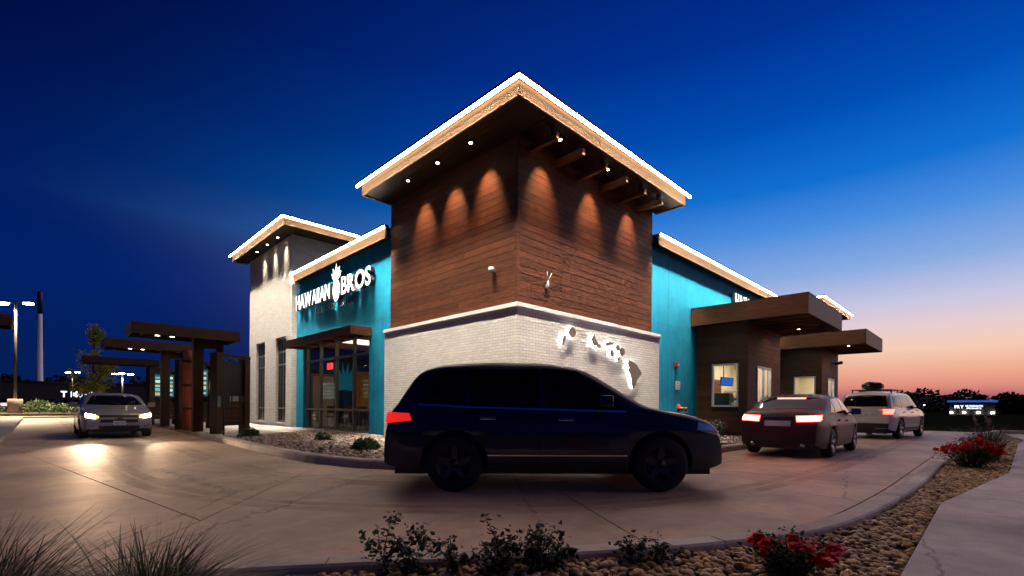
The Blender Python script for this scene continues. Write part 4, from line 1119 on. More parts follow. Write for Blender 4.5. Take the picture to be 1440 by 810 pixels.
class Car:
    def __init__(s, name, label, cat, loc, heading, L, W, top, belt, axf, axr, rw, pm, sill=.26, tumble=.30, plan=.15, group='vehicles in the drive-through lane', rimm=None, kx=1.0):
        s.kx = kx; L *= kx; axf *= kx; axr *= kx; top = [(p[0] * kx, p[1]) for p in top]; belt = [(p[0] * kx, p[1]) for p in belt]
        s.L, s.W, s.rw = L, W, rw
        s.root = empty(name, label, cat, (loc[0], loc[1], 0), heading, group)
        P_ = np.array(top, float); d = np.r_[0, np.cumsum(np.hypot(*np.diff(P_, axis=0).T))]
        q = np.linspace(0, d[-1], 500); cx, cz = np.interp(q, d, P_[:, 0]), np.interp(q, d, P_[:, 1])
        k = np.exp(-.5 * (np.arange(-24, 25) / 8.0) ** 2); k /= k.sum()
        sm = lambda a: np.convolve(np.pad(a, 24, mode='reflect', reflect_type='odd'), k, 'valid')
        cx, cz = sm(cx), sm(cz)
        st = list(cx[::4]) + [cx[-1]]
        Ra = rw + .065
        for a in (axf, axr):
            st += [a + Ra * math.cos(t) for t in np.linspace(0, math.pi, 19)] + [a + Ra * 1.004, a - Ra * 1.004]
        st = sorted(x for x in st if cx[0] <= x <= cx[-1])
        xs_ = [st[0]]
        for x in st[1:]:
            if x - xs_[-1] > .002: xs_.append(x)
        bf = interp(belt)
        rings = []
        for x in xs_:
            zt = float(np.interp(x, cx, cz)); t = abs(x) / (L / 2)
            hw = W / 2 * (1 - plan * t ** 7 - .025 * t ** 2)
            b = min(bf(x), zt - .045)
            bot = sill + .09 * t ** 14
            for a in (axf, axr):
                if abs(x - a) < Ra: bot = max(bot, rw + math.sqrt(max(0, Ra * Ra - (x - a) ** 2)))
            bot = min(bot, b - .03)
            ring = []
            for i in range(10):
                z = bot + (b - bot) * i / 9; h = (z - sill) / max(.2, (bf(0) - sill))
                y = hw * (1 - .045 * max(0, 1 - h / .35) ** 2) - .05 * max(0, (h - .6) / .4) ** 2 + .012 * math.exp(-((h - .72) / .06) ** 2)
                ring.append((y, z))
            y0 = ring[-1][0]; g = zt - b
            crown = min(.055, .3 * g) + .008
            rwd = max(.2, y0 - .03 - tumble * max(0, g - .06))
            for i in range(1, 7):
                u = i / 6
                ring.append((y0 + (rwd - y0) * u + .035 * math.sin(math.pi * u) * min(1, g / .35), b + (zt - crown - b) * u))
            for i in range(1, 9):
                u = i / 8; y = rwd * (1 - u)
                ring.append((y, zt - crown * (y / rwd) ** 3))
            full = [(x, -y, z) for y, z in ring] + [(x, y, z) for y, z in ring[::-1][1:]]
            rings.append(full)
        m = len(rings[0]); V = [v for r_ in rings for v in r_]; F = []
        for i in range(len(rings) - 1):
            for j in range(m - 1): F.append((i * m + j, (i + 1) * m + j, (i + 1) * m + j + 1, i * m + j + 1))
        F.append(tuple(range(m))); F.append(tuple((len(rings) - 1) * m + j for j in range(m - 1, -1, -1)))
        s.body = mesh('body', V, F, pm, s.root, True)
        md = s.body.modifiers.new('edge', 'EDGE_SPLIT'); md.split_angle = R(50)
        s.bvh = BVHTree.FromPolygons([Vector(v) for v in V], F)
        box('underbody', (-L / 2 + .12, -W / 2 + .27, .2), (L / 2 - .12, W / 2 - .27, .62), M['black'], s.root)
        box('wheel_arch_liner', (axr - rw - .1, -W / 2 + .262, .5), (axf + rw + .1, W / 2 - .262, 2 * rw + .12), M['black'], s.root)
        for a in (axf, axr):
            for sd in (-1, 1): s.wheel(a, sd * (W / 2 - .125), sd, rimm or M['alloy'])
        s.pm = pm
    def wheel(s, x, y, sd, rm):
        r_ = s.rw; w = .11
        pr = [(r_ * .62, -w), (r_ * .9, -w), (r_ * .985, -w * .75), (r_, -w * .4), (r_, w * .4), (r_ * .985, w * .75), (r_ * .9, w), (r_ * .62, w)]
        wv, wf_ = lathe_vf(pr, 36, 'y'); wh = mesh('wheel', wv, wf_[:-2], M['rubber'], s.root, True); wh.location = (x, y, r_)
        V, F = lathe_vf([(r_ * .64, w * .93), (r_ * .6, w * .95), (r_ * .56, w * .6), (r_ * .2, w * .45), (r_ * .1, w * .5)], 30, 'y')
        V = [(v[0], v[1] * sd, v[2]) for v in V]; F = F[:-2] + F[-1:]
        if sd < 0: F = [f[::-1] for f in F]
        mesh('wheel_well_disc', V, F, M['black'], wh, True)
        bl = []
        SV_, SF_ = [], []
        for k in range(5):
            a = 2 * math.pi * k / 5 + .3
            c, q = math.cos(a), math.sin(a)
            def rot(u, v, h): return (u * c - v * q, h * sd, u * q + v * c)
            o = len(SV_)
            SV_ += [rot(r_ * .08, -.05, w * .75), rot(r_ * .6, -.03, w * .97), rot(r_ * .6, .03, w * .97), rot(r_ * .08, .05, w * .75), rot(r_ * .08, -.055, w * .4), rot(r_ * .6, -.035, w * .6), rot(r_ * .6, .035, w * .6), rot(r_ * .08, .055, w * .4)]
            SF_ += [tuple(o + i for i in f) for f in BF]
        lv, lf = lathe_vf([(r_ * .57, w * .8), (r_ * .63, w * .99), (r_ * .655, w * .98)], 36, 'y')
        lv = [(v[0], v[1] * sd, v[2]) for v in lv]; o = len(SV_); SV_ += lv; SF_ += [tuple(i + o for i in f) for f in lf[:-2]]
        mesh('rim', SV_, SF_, rm, wh)
        lathe('hub_cap', [(r_ * .15, .0), (r_ * .13, .02), (.01, .03)], rm, wh, (0, w * .72 * sd if sd > 0 else -w * .72 - .03, 0), 16, 'y')
    def patch(s, name, lo, hi, mode, m, parent=None, off=.006, nu=16, nv=6, sd=1, smooth=True):
        def res(P_, n):
            P_ = np.array(P_, float); d = np.r_[0, np.cumsum(np.hypot(*np.diff(P_, axis=0).T))]
            q = np.linspace(0, d[-1], n); return np.stack([np.interp(q, d, P_[:, 0]), np.interp(q, d, P_[:, 1])], 1)
        if mode == 'side': lo = [(p[0] * s.kx, p[1]) for p in lo]; hi = [(p[0] * s.kx, p[1]) for p in hi]
        A, Bq = res(lo, nu), res(hi, nu)
        V = []; last = None
        def cast(u, v):
            nonlocal last
            if mode == 'side': o, d = Vector((u, sd * 3, v)), Vector((0, -sd, 0))
            elif mode == 'front': o, d = Vector((5, u, v)), Vector((-1, 0, 0))
            elif mode == 'rear': o, d = Vector((-5, u, v)), Vector((1, 0, 0))
            else: o, d = Vector((u, v, 5)), Vector((0, 0, -1))
            h = s.bvh.ray_cast(o, d)
            if h[0] is None:
                nr = s.bvh.find_nearest(o + d * 3 if mode != 'top' else o)
                p = nr[0] if last is None else last
                p = Vector((u, p.y, v)) if mode == 'side' else Vector((p.x, u, v)) if mode in ('front', 'rear') else Vector((u, v, p.z))
            else: p = h[0]; last = p
            return p, d
        for j in range(nv):
            for i in range(nu):
                q = A[i] + (Bq[i] - A[i]) * j / (nv - 1)
                p, d = cast(*q); V.append(p - d * off)
        F = [(j * nu + i, j * nu + i + 1, (j + 1) * nu + i + 1, (j + 1) * nu + i) for j in range(nv - 1) for i in range(nu - 1)]
        ringi = [i for i in range(nu)] + [j * nu + nu - 1 for j in range(1, nv)] + [(nv - 1) * nu + i for i in range(nu - 2, -1, -1)] + [j * nu for j in range(nv - 2, 0, -1)]
        b0 = len(V); V += [V[i] + d * (off + .012) for i in ringi]
        n = len(ringi)
        for k in range(n): F.append((ringi[k], b0 + k, b0 + (k + 1) % n, ringi[(k + 1) % n]))
        # orientation outward
        me_o = mesh(name, V, F, m, parent or s.root, smooth)
        f0 = me_o.data.polygons[0]
        if f0.normal.dot(d) > 0: me_o.data.flip_normals()
        md = me_o.modifiers.new('edge', 'EDGE_SPLIT'); md.split_angle = R(35)
        return me_o
    def side(s, name, lo, hi, m, **k):
        for sd in (-1, 1): s.patch(name, lo, hi, 'side', m, sd=sd, **k)
    def seam(s, pts, m=None, w=.008):
        pts = np.array(pts, float)
        for sd in (-1, 1): s.patch('door_seam', pts, pts + np.array([w, w * .4]), 'side', m or M['black'], sd=sd, off=.001, nu=14, nv=2)
    def mirror(s, x, z, m):
        x *= s.kx
        for sd in (-1, 1):
            h = s.bvh.ray_cast(Vector((x, sd * 3, z)), Vector((0, -sd, 0)))[0]
            y = abs(h.y) if h is not None else s.W / 2
            o = boxes('side_mirror', [((x - .06, sd * (y + .05), z), (x + .09, sd * (y + .25), z + .15)), ((x - .01, sd * (y - .03), z + .02), (x + .05, sd * (y + .06), z + .06))], m, s.root, .022, True)
            box('mirror_glass', (x - .066, sd * (y + .07), z + .02), (x - .062, sd * (y + .23), z + .13), M['chrome'], o)
    def handle(s, x, z, m):
        x *= s.kx
        for sd in (-1, 1):
            h = s.bvh.ray_cast(Vector((x, sd * 3, z)), Vector((0, -sd, 0)))[0]
            if h is None: continue
            y = abs(h.y); box('door_handle', (x - .1, sd * (y - .01), z - .015), (x + .1, sd * (y + .035), z + .02), m, s.root, .01)

# dark navy SUV turning round the corner
M['darkrim'] = mat('dark_rim', (.05, .05, .055), .35, .8, var=.05)
pn = paint('navy_paint', (.007, .011, .030), .5)
L, W = 4.75, 1.9
v = Car('sport_utility_vehicle', 'dark navy SUV turning in front of the white brick corner', 'SUV', (-2.28, -2.92), math.atan2(-.675, .739), L, W,
        [(-2.37, .5), (-2.36, .72), (-2.30, 1.02), (-2.24, 1.10), (-1.92, 1.58), (-1.62, 1.655), (-.9, 1.70), (-.1, 1.69), (.42, 1.62), (1.22, 1.16), (1.42, 1.09), (2.0, 1.01), (2.26, .88), (2.36, .66), (2.37, .45)],
        [(-2.4, .98), (-1.2, 1.03), (.6, .99), (1.4, .98), (2.4, .80)], 1.44, -1.40, .36, pn, sill=.27, rimm=M['darkrim'], kx=.93)
v.side('side_window', [(-1.86, 1.13), (-1.25, 1.10)], [(-1.70, 1.50), (-1.29, 1.555)], M['tint'])
v.side('side_window', [(-1.18, 1.10), (-.24, 1.08)], [(-1.22, 1.56), (-.26, 1.585)], M['tint'])
v.side('side_window', [(-.16, 1.08), (.88, 1.06)], [(-.18, 1.585), (.30, 1.56)], M['tint'])
v.side('belt_highlight', [(-1.9, 1.095), (-1.2, 1.062), (.95, 1.02)], [(-1.9, 1.115), (-1.2, 1.082), (.95, 1.04)], M['chrome'], off=.012, nu=30, nv=3)  # added bright strip imitating the highlight along the beltline
v.patch('windshield', [(-.74, 1.17), (0, 1.14), (.74, 1.17)], [(-.56, 1.56), (0, 1.58), (.56, 1.56)], 'front', M['tint'])
v.patch('rear_window', [(-.68, 1.14), (0, 1.12), (.68, 1.14)], [(-.54, 1.52), (0, 1.55), (.54, 1.52)], 'rear', M['tint'])
v.seam([(-1.2, 1.08), (-1.17, .55), (-1.02, .33)]); v.seam([(-.2, 1.07), (-.2, .34)]); v.seam([(.93, 1.04), (.98, .7), (.95, .34)])
v.seam([(-1.02, .33), (.95, .33)])
v.side('rocker_moulding', [(-.95, .29), (.98, .29)], [(-.95, .37), (.98, .37)], M['black'], off=.012)
v.side('side_crease_trim', [(-.95, .46), (.96, .46)], [(-.95, .475), (.96, .475)], M['chrome'], off=.012)
v.side('tail_light', [(-2.33, .86), (-1.98, .90)], [(-2.31, 1.0), (-2.02, .99)], M['tail_off'])
for sd in (-1, 1): v.patch('tail_light', [(.55 * sd, .86), (.8 * sd, .86)], [(.52 * sd, 1.0), (.8 * sd, 1.0)], 'rear', M['tail_off'])
v.side('headlight', [(1.95, .80), (2.31, .72)], [(1.98, .90), (2.27, .83)], M['lens'])
v.patch('grille', [(-.5, .55), (.5, .55)], [(-.55, .8), (.55, .8)], 'front', M['black'])
v.patch('license_plate', [(-.26, .62), (.26, .62)], [(-.26, .76), (.26, .76)], 'rear', M['whiteplate'], off=.012)
v.mirror(.62, 1.08, pn); v.handle(-.95, .93, M['chrome']); v.handle(.12, .92, M['chrome'])

# dark maroon sedan with its brakes on
pr_ = paint('maroon_paint', (.05, .004, .007), .0, .45, .0, .12)
v = Car('sedan', 'dark maroon sedan with glowing brake lights beside the first window bay', 'car', (6.35, -4.1), R(1), 4.6, 1.8,
        [(-2.30, .48), (-2.29, .75), (-2.24, .98), (-2.16, 1.04), (-1.78, 1.07), (-1.05, 1.38), (-.5, 1.455), (.1, 1.45), (.45, 1.39), (1.2, 1.0), (1.35, .95), (2.0, .84), (2.22, .70), (2.30, .45)],
        [(-2.4, .92), (-1.2, .95), (.6, .91), (1.3, .87), (2.4, .68)], 1.38, -1.32, .325, pr_, sill=.22)
v.side('side_window', [(-1.35, 1.02), (-.95, 1.0)], [(-1.0, 1.22), (-.9, 1.30)], M['tint']); v.side('side_window', [(-.88, 1.0), (-.12, .98)], [(-.84, 1.31), (-.14, 1.36)], M['tint'])
v.side('side_window', [(-.05, .98), (.92, .95)], [(-.06, 1.36), (.36, 1.33)], M['tint'])
v.patch('rear_window', [(-.62, 1.10), (0, 1.09), (.62, 1.10)], [(-.52, 1.345), (0, 1.365), (.52, 1.345)], 'rear', M['tint'])
v.patch('windshield', [(-.68, 1.02), (0, 1.0), (.68, 1.02)], [(-.52, 1.32), (0, 1.34), (.52, 1.32)], 'front', M['tint'])
for sd in (-1, 1):
    tlp = v.patch('brake_light', [(.38 * sd, .80), (.79 * sd, .82)], [(.36 * sd, .93), (.79 * sd, .95)], 'rear', M['tail_on'], off=.012)
    v.patch('light_core', [(.44 * sd, .84), (.76 * sd, .85)], [(.44 * sd, .90), (.76 * sd, .92)], 'rear', M['tail_core'], tlp, off=.018)
v.side('brake_light', [(-2.26, .82), (-2.0, .86)], [(-2.22, .95), (-2.04, .94)], M['tail_on'])
v.patch('high_brake_light', [(-.3, 1.325), (.3, 1.325)], [(-.3, 1.35), (.3, 1.35)], 'rear', M['tail_on'], off=.014)
v.patch('license_plate', [(-.26, .70), (.26, .70)], [(-.26, .82), (.26, .82)], 'rear', M['whiteplate'], off=.01)
v.patch('rear_bumper_insert', [(-.6, .33), (.6, .33)], [(-.62, .44), (.62, .44)], 'rear', M['black'], off=.008)
v.patch('trunk_trim', [(-.33, .87), (.33, .87)], [(-.33, .895), (.33, .895)], 'rear', M['chrome'], off=.012)
v.seam([(-.9, .98), (-.88, .6), (-.98, .36)]); v.seam([(-.08, .97), (-.06, .3)]); v.seam([(.98, .92), (1.0, .3)])
v.mirror(.72, .96, pr_); v.handle(-.65, .83, pr_); v.handle(.2, .81, pr_)
for sd in (-1, 1): tubes('exhaust_tip', [([(-2.2, .5 * sd, .3), (-2.33, .5 * sd, .3)], .04)], M['chrome'], v.root)

# white SUV with a loaded roof rack
pw = paint('white_paint', (.62, .60, .54), .0)
v = Car('sport_utility_vehicle', 'white SUV with a loaded roof rack past the far window bay', 'SUV', (16.7, -4.4), R(-7), 4.8, 1.92,
        [(-2.40, .5), (-2.39, .8), (-2.34, 1.08), (-2.28, 1.15), (-2.10, 1.60), (-1.85, 1.74), (-1.0, 1.79), (0, 1.77), (.42, 1.70), (1.12, 1.22), (1.3, 1.16), (2.1, 1.06), (2.32, .92), (2.40, .6), (2.40, .45)],
        [(-2.4, 1.06), (-1.2, 1.08), (.6, 1.05), (1.3, 1.03), (2.4, .86)], 1.46, -1.42, .37, pw, sill=.3, tumble=.22)
v.side('side_window', [(-2.0, 1.20), (-1.25, 1.17)], [(-1.88, 1.58), (-1.27, 1.63)], M['tint']); v.side('side_window', [(-1.18, 1.17), (-.24, 1.15)], [(-1.19, 1.64), (-.25, 1.66)], M['tint']); v.side('side_window', [(-.16, 1.15), (.82, 1.13)], [(-.17, 1.66), (.30, 1.63)], M['tint'])
v.patch('rear_window', [(-.72, 1.2), (0, 1.19), (.72, 1.2)], [(-.62, 1.60), (0, 1.62), (.62, 1.60)], 'rear', M['tint'])
v.patch('windshield', [(-.74, 1.24), (0, 1.22), (.74, 1.24)], [(-.6, 1.62), (0, 1.64), (.6, 1.62)], 'front', M['tint'])
M['tail_mid'] = emit('tail_light_glow', (1, .10, .06), 6, (.5, .02, .02))
for sd in (-1, 1): v.patch('tail_light', [(.62 * sd, .92), (.86 * sd, .92)], [(.62 * sd, 1.10), (.86 * sd, 1.10)], 'rear', M['tail_mid'], off=.012)
v.side('tail_light', [(-2.34, .93), (-2.12, .93)], [(-2.32, 1.10), (-2.14, 1.08)], M['tail_mid'])
v.patch('license_plate', [(-.26, .86), (.26, .86)], [(-.26, 1.0), (.26, 1.0)], 'rear', M['whiteplate'], off=.012)
v.patch('rear_bumper_insert', [(-.78, .36), (.78, .36)], [(-.8, .58), (.8, .58)], 'rear', M['black'], off=.014)
v.side('rocker_moulding', [(-.95, .32), (.98, .32)], [(-.95, .44), (.98, .44)], M['black'], off=.012)
v.seam([(-1.2, 1.14), (-1.17, .6), (-1.02, .4)]); v.seam([(-.2, 1.13), (-.2, .4)]); v.seam([(.9, 1.1), (.95, .4)])
v.mirror(.58, 1.14, M['black']); v.handle(-.95, 1.0, pw); v.handle(.12, .99, pw)
rk = boxes('roof_rack', [((-1.5, -.64, 1.83), (.1, -.60, 1.86)), ((-1.5, .60, 1.83), (.1, .64, 1.86))] + [((x, -.6, 1.835), (x + .05, .6, 1.86)) for x in (-1.4, -.9, -.4, .02)] + [((x, sd * .62 - .02, 1.72), (x + .04, sd * .62 + .02, 1.83)) for x in (-1.4, -.6, .02) for sd in (-1, 1)], M['black'], v.root)
t = empty('cargo_bag', 'dark lumpy cargo bag strapped on the white SUV roof rack', 'bag', (15.9, -4.2, 1.865), R(-7))
bm = bmesh.new(); bmesh.ops.create_icosphere(bm, subdivisions=3, radius=1)
for q in bm.verts:
    k_ = 1 + .12 * math.sin(5 * q.co.x + 3 * q.co.y) + .08 * math.sin(9 * q.co.z + 4 * q.co.x)
    q.co = Vector((q.co.x * .42 * k_, q.co.y * .34 * k_, max(0, (q.co.z * .6 + .5)) * .27 * k_))
me = bpy.data.meshes.new('bag_body'); bm.to_mesh(me); bm.free(); me.materials.append(M['black']); obj('bag_body', me, t)
tubes('strap', [([(0, -.36, 0), (0, -.2, .27), (0, .2, .27), (0, .36, 0)], .012)], M['metal'], t)

# silver sedan arriving with its headlights on
psil = paint('silver_paint', (.34, .33, .30), .35)
v = Car('sedan', 'silver sedan with bright headlights at the order canopies', 'car', (-5.80, 14.05), R(-90), 4.87, 1.82,
        [(-2.43, .5), (-2.40, .78), (-2.34, 1.0), (-2.2, 1.06), (-1.85, 1.08), (-1.1, 1.38), (-.45, 1.465), (.2, 1.45), (.5, 1.39), (1.25, 1.04), (1.4, .99), (2.0, .90), (2.32, .78), (2.42, .6), (2.435, .42)],
        [(-2.4, .92), (-1.2, .96), (.6, .93), (1.3, .90), (2.4, .72)], 1.45, -1.40, .335, psil, sill=.22, plan=.13)
v.side('side_window', [(-.95, 1.02), (-.12, 1.0)], [(-.9, 1.32), (-.14, 1.37)], M['tint']); v.side('side_window', [(-.05, 1.0), (.95, .98)], [(-.06, 1.37), (.38, 1.34)], M['tint'])
v.patch('windshield', [(-.72, 1.05), (0, 1.03), (.72, 1.05)], [(-.55, 1.345), (0, 1.365), (.55, 1.345)], 'front', M['tint'])
v.patch('rear_window', [(-.6, 1.12), (0, 1.11), (.6, 1.12)], [(-.5, 1.34), (0, 1.36), (.5, 1.34)], 'rear', M['tint'])
v.patch('upper_grille', [(-.44, .665), (.44, .665)], [(-.48, .735), (.48, .735)], 'front', M['black'], off=.01)
v.patch('grille_bar', [(-.46, .60), (.46, .60)], [(-.46, .66), (.46, .66)], 'front', psil, off=.018)
v.patch('lower_grille', [(-.46, .50), (.46, .50)], [(-.45, .595), (.45, .595)], 'front', M['black'], off=.01)
v.patch('bumper_intake', [(-.5, .30), (.5, .30)], [(-.48, .40), (.48, .40)], 'front', M['black'], off=.01)
v.patch('emblem', [(-.10, .615), (.09, .615)], [(-.09, .65), (.10, .65)], 'front', M['gold'], off=.026, nu=6, nv=3); v.patch('emblem', [(-.045, .603), (.035, .603)], [(-.035, .662), (.045, .662)], 'front', M['gold'], off=.028, nu=6, nv=3)
lp = v.patch('license_plate', [(-.155, .42), (.155, .42)], [(-.155, .55), (.155, .55)], 'front', M['whiteplate'], off=.03, nu=6, nv=3)
hx = v.bvh.ray_cast(Vector((5, 0, .48)), Vector((-1, 0, 0)))[0].x
BFc = Matrix(((0, 0, 1), (1, 0, 0), (0, 1, 0)))
write('VDC 372', (hx + .036, -.125, .45), BFc, .25, .06, [M['ink'], M['ink']], lp, 'plate_lettering', .01, 0, .004, .1, True)
for sd in (-1, 1):
    hd = v.patch('headlight', [(.50 * sd, .64), (.83 * sd, .69)], [(.50 * sd, .73), (.80 * sd, .80)], 'front', M['lens'], off=.012)
    v.patch('bulb', [(.575 * sd, .655), (.80 * sd, .69)], [(.575 * sd, .735), (.79 * sd, .785)], 'front', M['head_on'], hd, off=.022, nu=8, nv=4)
    v.patch('turn_signal', [(.50 * sd, .645), (.57 * sd, .65)], [(.50 * sd, .70), (.57 * sd, .71)], 'front', M['amber'], hd, off=.02, nu=6, nv=3)
    lamp('headlight_beam', 'SPOT', (2.55, .68 * sd, .71), 1300, (1, .66, .40), hd, (1, .10 * sd, -.075), .08, 30, 1)
    v.patch('fog_light', [(.6 * sd, .34), (.74 * sd, .35)], [(.6 * sd, .41), (.74 * sd, .42)], 'front', M['lens'], off=.01, nu=6, nv=3)
v.mirror(.78, .98, psil); v.handle(-.65, .85, psil); v.handle(.25, .84, psil)
v.seam([(-.08, .98), (-.06, .3)]); v.seam([(1.0, .94), (1.02, .3)])
for sd in (-1, 1): tubes('wiper', [([(1.22, .1 * sd + .2, 1.075), (1.02, .42 * sd + .1, 1.17)], .01)], M['black'], v.root, 6)

# ------------------------------------------------------------------ order lane: canopies, menu boards
M['darktimber'] = wood('near_black_timber', (.016, .007, .004), (.05, .022, .011), rnd=.2)
M['menu'] = emit('menu_screen', (.05, .30, .30), .35, (.02, .05, .05))
M['orange'] = mat('tiki_orange', (.30, .06, .018), .6)
M['tan'] = mat('tiki_tan', (.6, .42, .22), .6)
def order_canopy(x0, x1, y0, y1, z, post, label, lights):
    t = empty('order_canopy', label, 'canopy', (post[0], post[1], .15), group='order canopies along the lane')
    ox, oy = -post[0], -post[1]; zz = z - .15
    def b(n, a, c, m_, p=t, bev=.005): return box(n, (a[0] + ox, a[1] + oy, a[2]), (c[0] + ox, c[1] + oy, c[2]), m_, p, bev)
    h = .34
    b('fascia_board', (x0, y0, zz - h), (x1, y0 + .05, zz), M['darktimber']); b('fascia_board', (x0, y1 - .05, zz - h), (x1, y1, zz), M['darktimber'])
    b('fascia_board', (x0, y0 + .052, zz - h), (x0 + .05, y1 - .052, zz), M['darktimber']); b('fascia_board', (x1 - .05, y0 + .052, zz - h), (x1, y1 - .052, zz), M['darktimber'])
    b('deck', (x0 + .052, y0 + .052, zz - .1), (x1 - .052, y1 - .052, zz - .02), M['darktimber'])
    for k in range(4):
        xx = x0 + .35 + k * (x1 - x0 - .8) / 3
        b('joist', (xx, y0 + .053, zz - .27), (xx + .07, y1 - .053, zz - .102), M['darktimber'])
    b('post', (post[0] - .15, post[1] - .15, 0), (post[0] + .15, post[1] + .15, zz - .275), M['darktimber'], bev=.01)
    b('post', (post[0] + .55, post[1] - .1, 0), (post[0] + .75, post[1] + .1, zz - .275), M['darktimber'], bev=.01)
    b('crossbeam', (post[0] + .152, post[1] - .08, zz - .6), (post[0] + .548, post[1] + .08, zz - .4), M['darktimber'])
    for lx in lights:
        q = lathe('canopy_light', [(.07, zz - .1), (.07, zz - .29)], M['black'], t, (lx + ox, (y0 + y1) / 2 + oy, 0), 16)
        lathe('lens', [(.06, zz - .292), (.06, zz - .297)], M['clens'], q, (0, 0, 0), 16)
        lamp('canopy_beam', 'SPOT', (0, 0, zz - .31), 30, (1, .70, .40), q, (0, 0, -1), .05, 120, .8)
    return t
order_canopy(-5.6, -2.6, 11.0, 12.5, 3.62, (-3.72, 11.75), 'dark timber order canopy over the lane with two downlights', (-4.85, -4.45))
order_canopy(-5.85, -2.9, 16.2, 17.7, 3.60, (-3.85, 16.9), 'second dark timber order canopy behind the first', (-5.0, -4.6))
order_canopy(-6.1, -3.0, 24.0, 25.2, 3.45, (-3.3, 24.6), 'thin timber canopy bar beyond the second order canopy', (-5.7,))  # the light in this canopy is added to brighten the young tree
order_canopy(-11.0, -8.22, 15.0, 16.4, 3.95, (-9.6, 15.7), 'dark timber canopy over the other order lane', ())

for k_, (c_, e_) in enumerate((((.6, .9, .8), .8), ((.1, .5, .5), .7), ((.8, .7, .4), .5))): M['tile%d' % k_] = emit('menu_tile_%d' % k_, c_, e_)
def menu_board(loc, rz, label, w=1.15, h=2.45, lit=True):
    t = empty('menu_board', label, 'menu board', loc, rz, 'menu boards beside the order lane')
    for s in (-1, 1): box('post', (s * w / 2 - .11, -.13, 0), (s * w / 2 + .11, .13, h), M['darktimber'], t, .008)
    box('header', (-w / 2 - .11, -.14, h + .002), (w / 2 + .11, .14, h + .12), M['darktimber'], t, .008)
    z = .25
    while z < 1.05:
        box('plank', (-w / 2 + .112, -.05, z), (w / 2 - .112, .05, z + .155), M['darktimber'], t); z += .16
    box('display', (-w / 2 + .112, -.04, 1.22), (w / 2 - .112, .04, h - .12), M['black'], t)
    if lit:
        box('screen', (-w / 2 + .15, .041, 1.28), (w / 2 - .15, .046, h - .18), M['menu'], t)
        box('screen', (-w / 2 + .15, -.046, 1.28), (w / 2 - .15, -.041, h - .18), M['menu'], t)
        for r_ in range(5):
            for c_ in range(3):
                x = -w / 2 + .18 + c_ * .27; z = 1.33 + r_ * .19
                box('menu_tile', (x, -.049, z), (x + .22, -.0465, z + random.uniform(.07, .15)), M['tile%d' % random.randrange(3)], t)
    return t
menu_board((-3.12, 10.1, .15), R(32), 'near angled timber menu board with dark back panel', lit=False)
menu_board((-3.35, 13.9, .15), R(20), 'timber menu board glowing teal under the near order canopy')
menu_board((-3.55, 19.2, .15), R(25), 'distant timber menu board glowing teal under the second canopy')
t = empty('pineapple_ornament', 'hanging tan pineapple ornament beside the near menu board', 'ornament', (-3.35, 11.2, 1.75))
V, F = lathe_vf([(.03, -.34), (.10, -.3), (.15, -.15), (.16, 0), (.13, .15), (.06, .24)], 14)
mesh('fruit', V, F, M['tan'], t)
for k in range(5): lathe('carved_ring', [(.10 + .035 * math.sin(k + .6), -.3 + k * .11), (.165, -.27 + k * .11), (.10 + .03 * math.sin(k + .6), -.24 + k * .11)], M['orange'], t, (0, 0, 0), 14)
for k in range(6):
    a = k * 1.05; tubes('crown_leaf', [([(.03 * math.cos(a), .03 * math.sin(a), .22), (.09 * math.cos(a), .09 * math.sin(a), .4), (.16 * math.cos(a), .16 * math.sin(a), .5)], [.03, .025, .004])], M['orange'], t, 5)
tubes('hanger', [([(0, 0, .24), (0, 0, 1.5)], .008)], M['black'], t, 5)
t = empty('tiki_post', 'carved orange tiki post under the near order canopy', 'post', (-3.75, 13.1, .15))
lathe('pole', [(.16, 0), (.17, .6), (.14, .9), (.17, 1.3), (.15, 1.9), (.18, 2.3), (.13, 2.6), (.16, 2.9)], M['orange'], t, n=16)
for z in (.75, 1.6, 2.45): box('carved_brow', (-.2, -.2, z), (.2, -.1, z + .07), M['darktimber'], t, .015)
t = empty('speaker_post', 'black order speaker post beside the lane', 'speaker', (-3.55, 9.15, .15), R(20))
tubes('pole', [([(0, 0, 0), (0, 0, 1.15), (.05, 0, 1.25), (.14, 0, 1.25)], .03)], M['black'], t); box('speaker_box', (-.14, -.09, .85), (.14, .09, 1.2), M['black'], t, .015)

# gate beside the white tower
t = empty('enclosure_gate', 'black framed gate with pale perforated panels beside the white tower', 'gate', (.3, 21.4, .05), R(-12))
M['perf'] = mat('perforated_panel', (.5, .45, .36), .6, var=.45, scale=28)
for k in range(3):
    x = -1.6 + k * 1.1
    box('panel', (x + .04, -.01, .08), (x + 1.06, .01, 1.5), M['perf'], t)
    boxes('panel_frame', [((x, -.025, 0), (x + .038, .025, 1.6)), ((x + 1.062, -.025, 0), (x + 1.098, .025, 1.6)), ((x + .04, -.022, 1.502), (x + 1.06, .022, 1.58)), ((x + .04, -.022, .02), (x + 1.06, .022, .078))], M['black'], t)

# ------------------------------------------------------------------ plants
def leaves(n, fn, size, up=.3, aspect=.55):
    V, F = [], []
    for k in range(n):
        p, out = fn()
        a = random.uniform(0, 6.28)
        d = Vector((math.cos(a), math.sin(a), random.uniform(-.5, .8))) + Vector(out) * .8; d.normalize()
        s_ = d.cross(Vector((random.uniform(-1, 1), random.uniform(-1, 1), 1))).normalized()
        nrm_ = d.cross(s_)
        L_ = size * random.uniform(.6, 1.3); w = L_ * aspect * .5
        p = Vector(p); o = len(V)
        V += [p, p + d * L_ * .45 + s_ * w + nrm_ * w * .3, p + d * L_, p + d * L_ * .45 - s_ * w + nrm_ * w * .3]
        F += [(o, o + 1, o + 2, o + 3)]
    return V, F

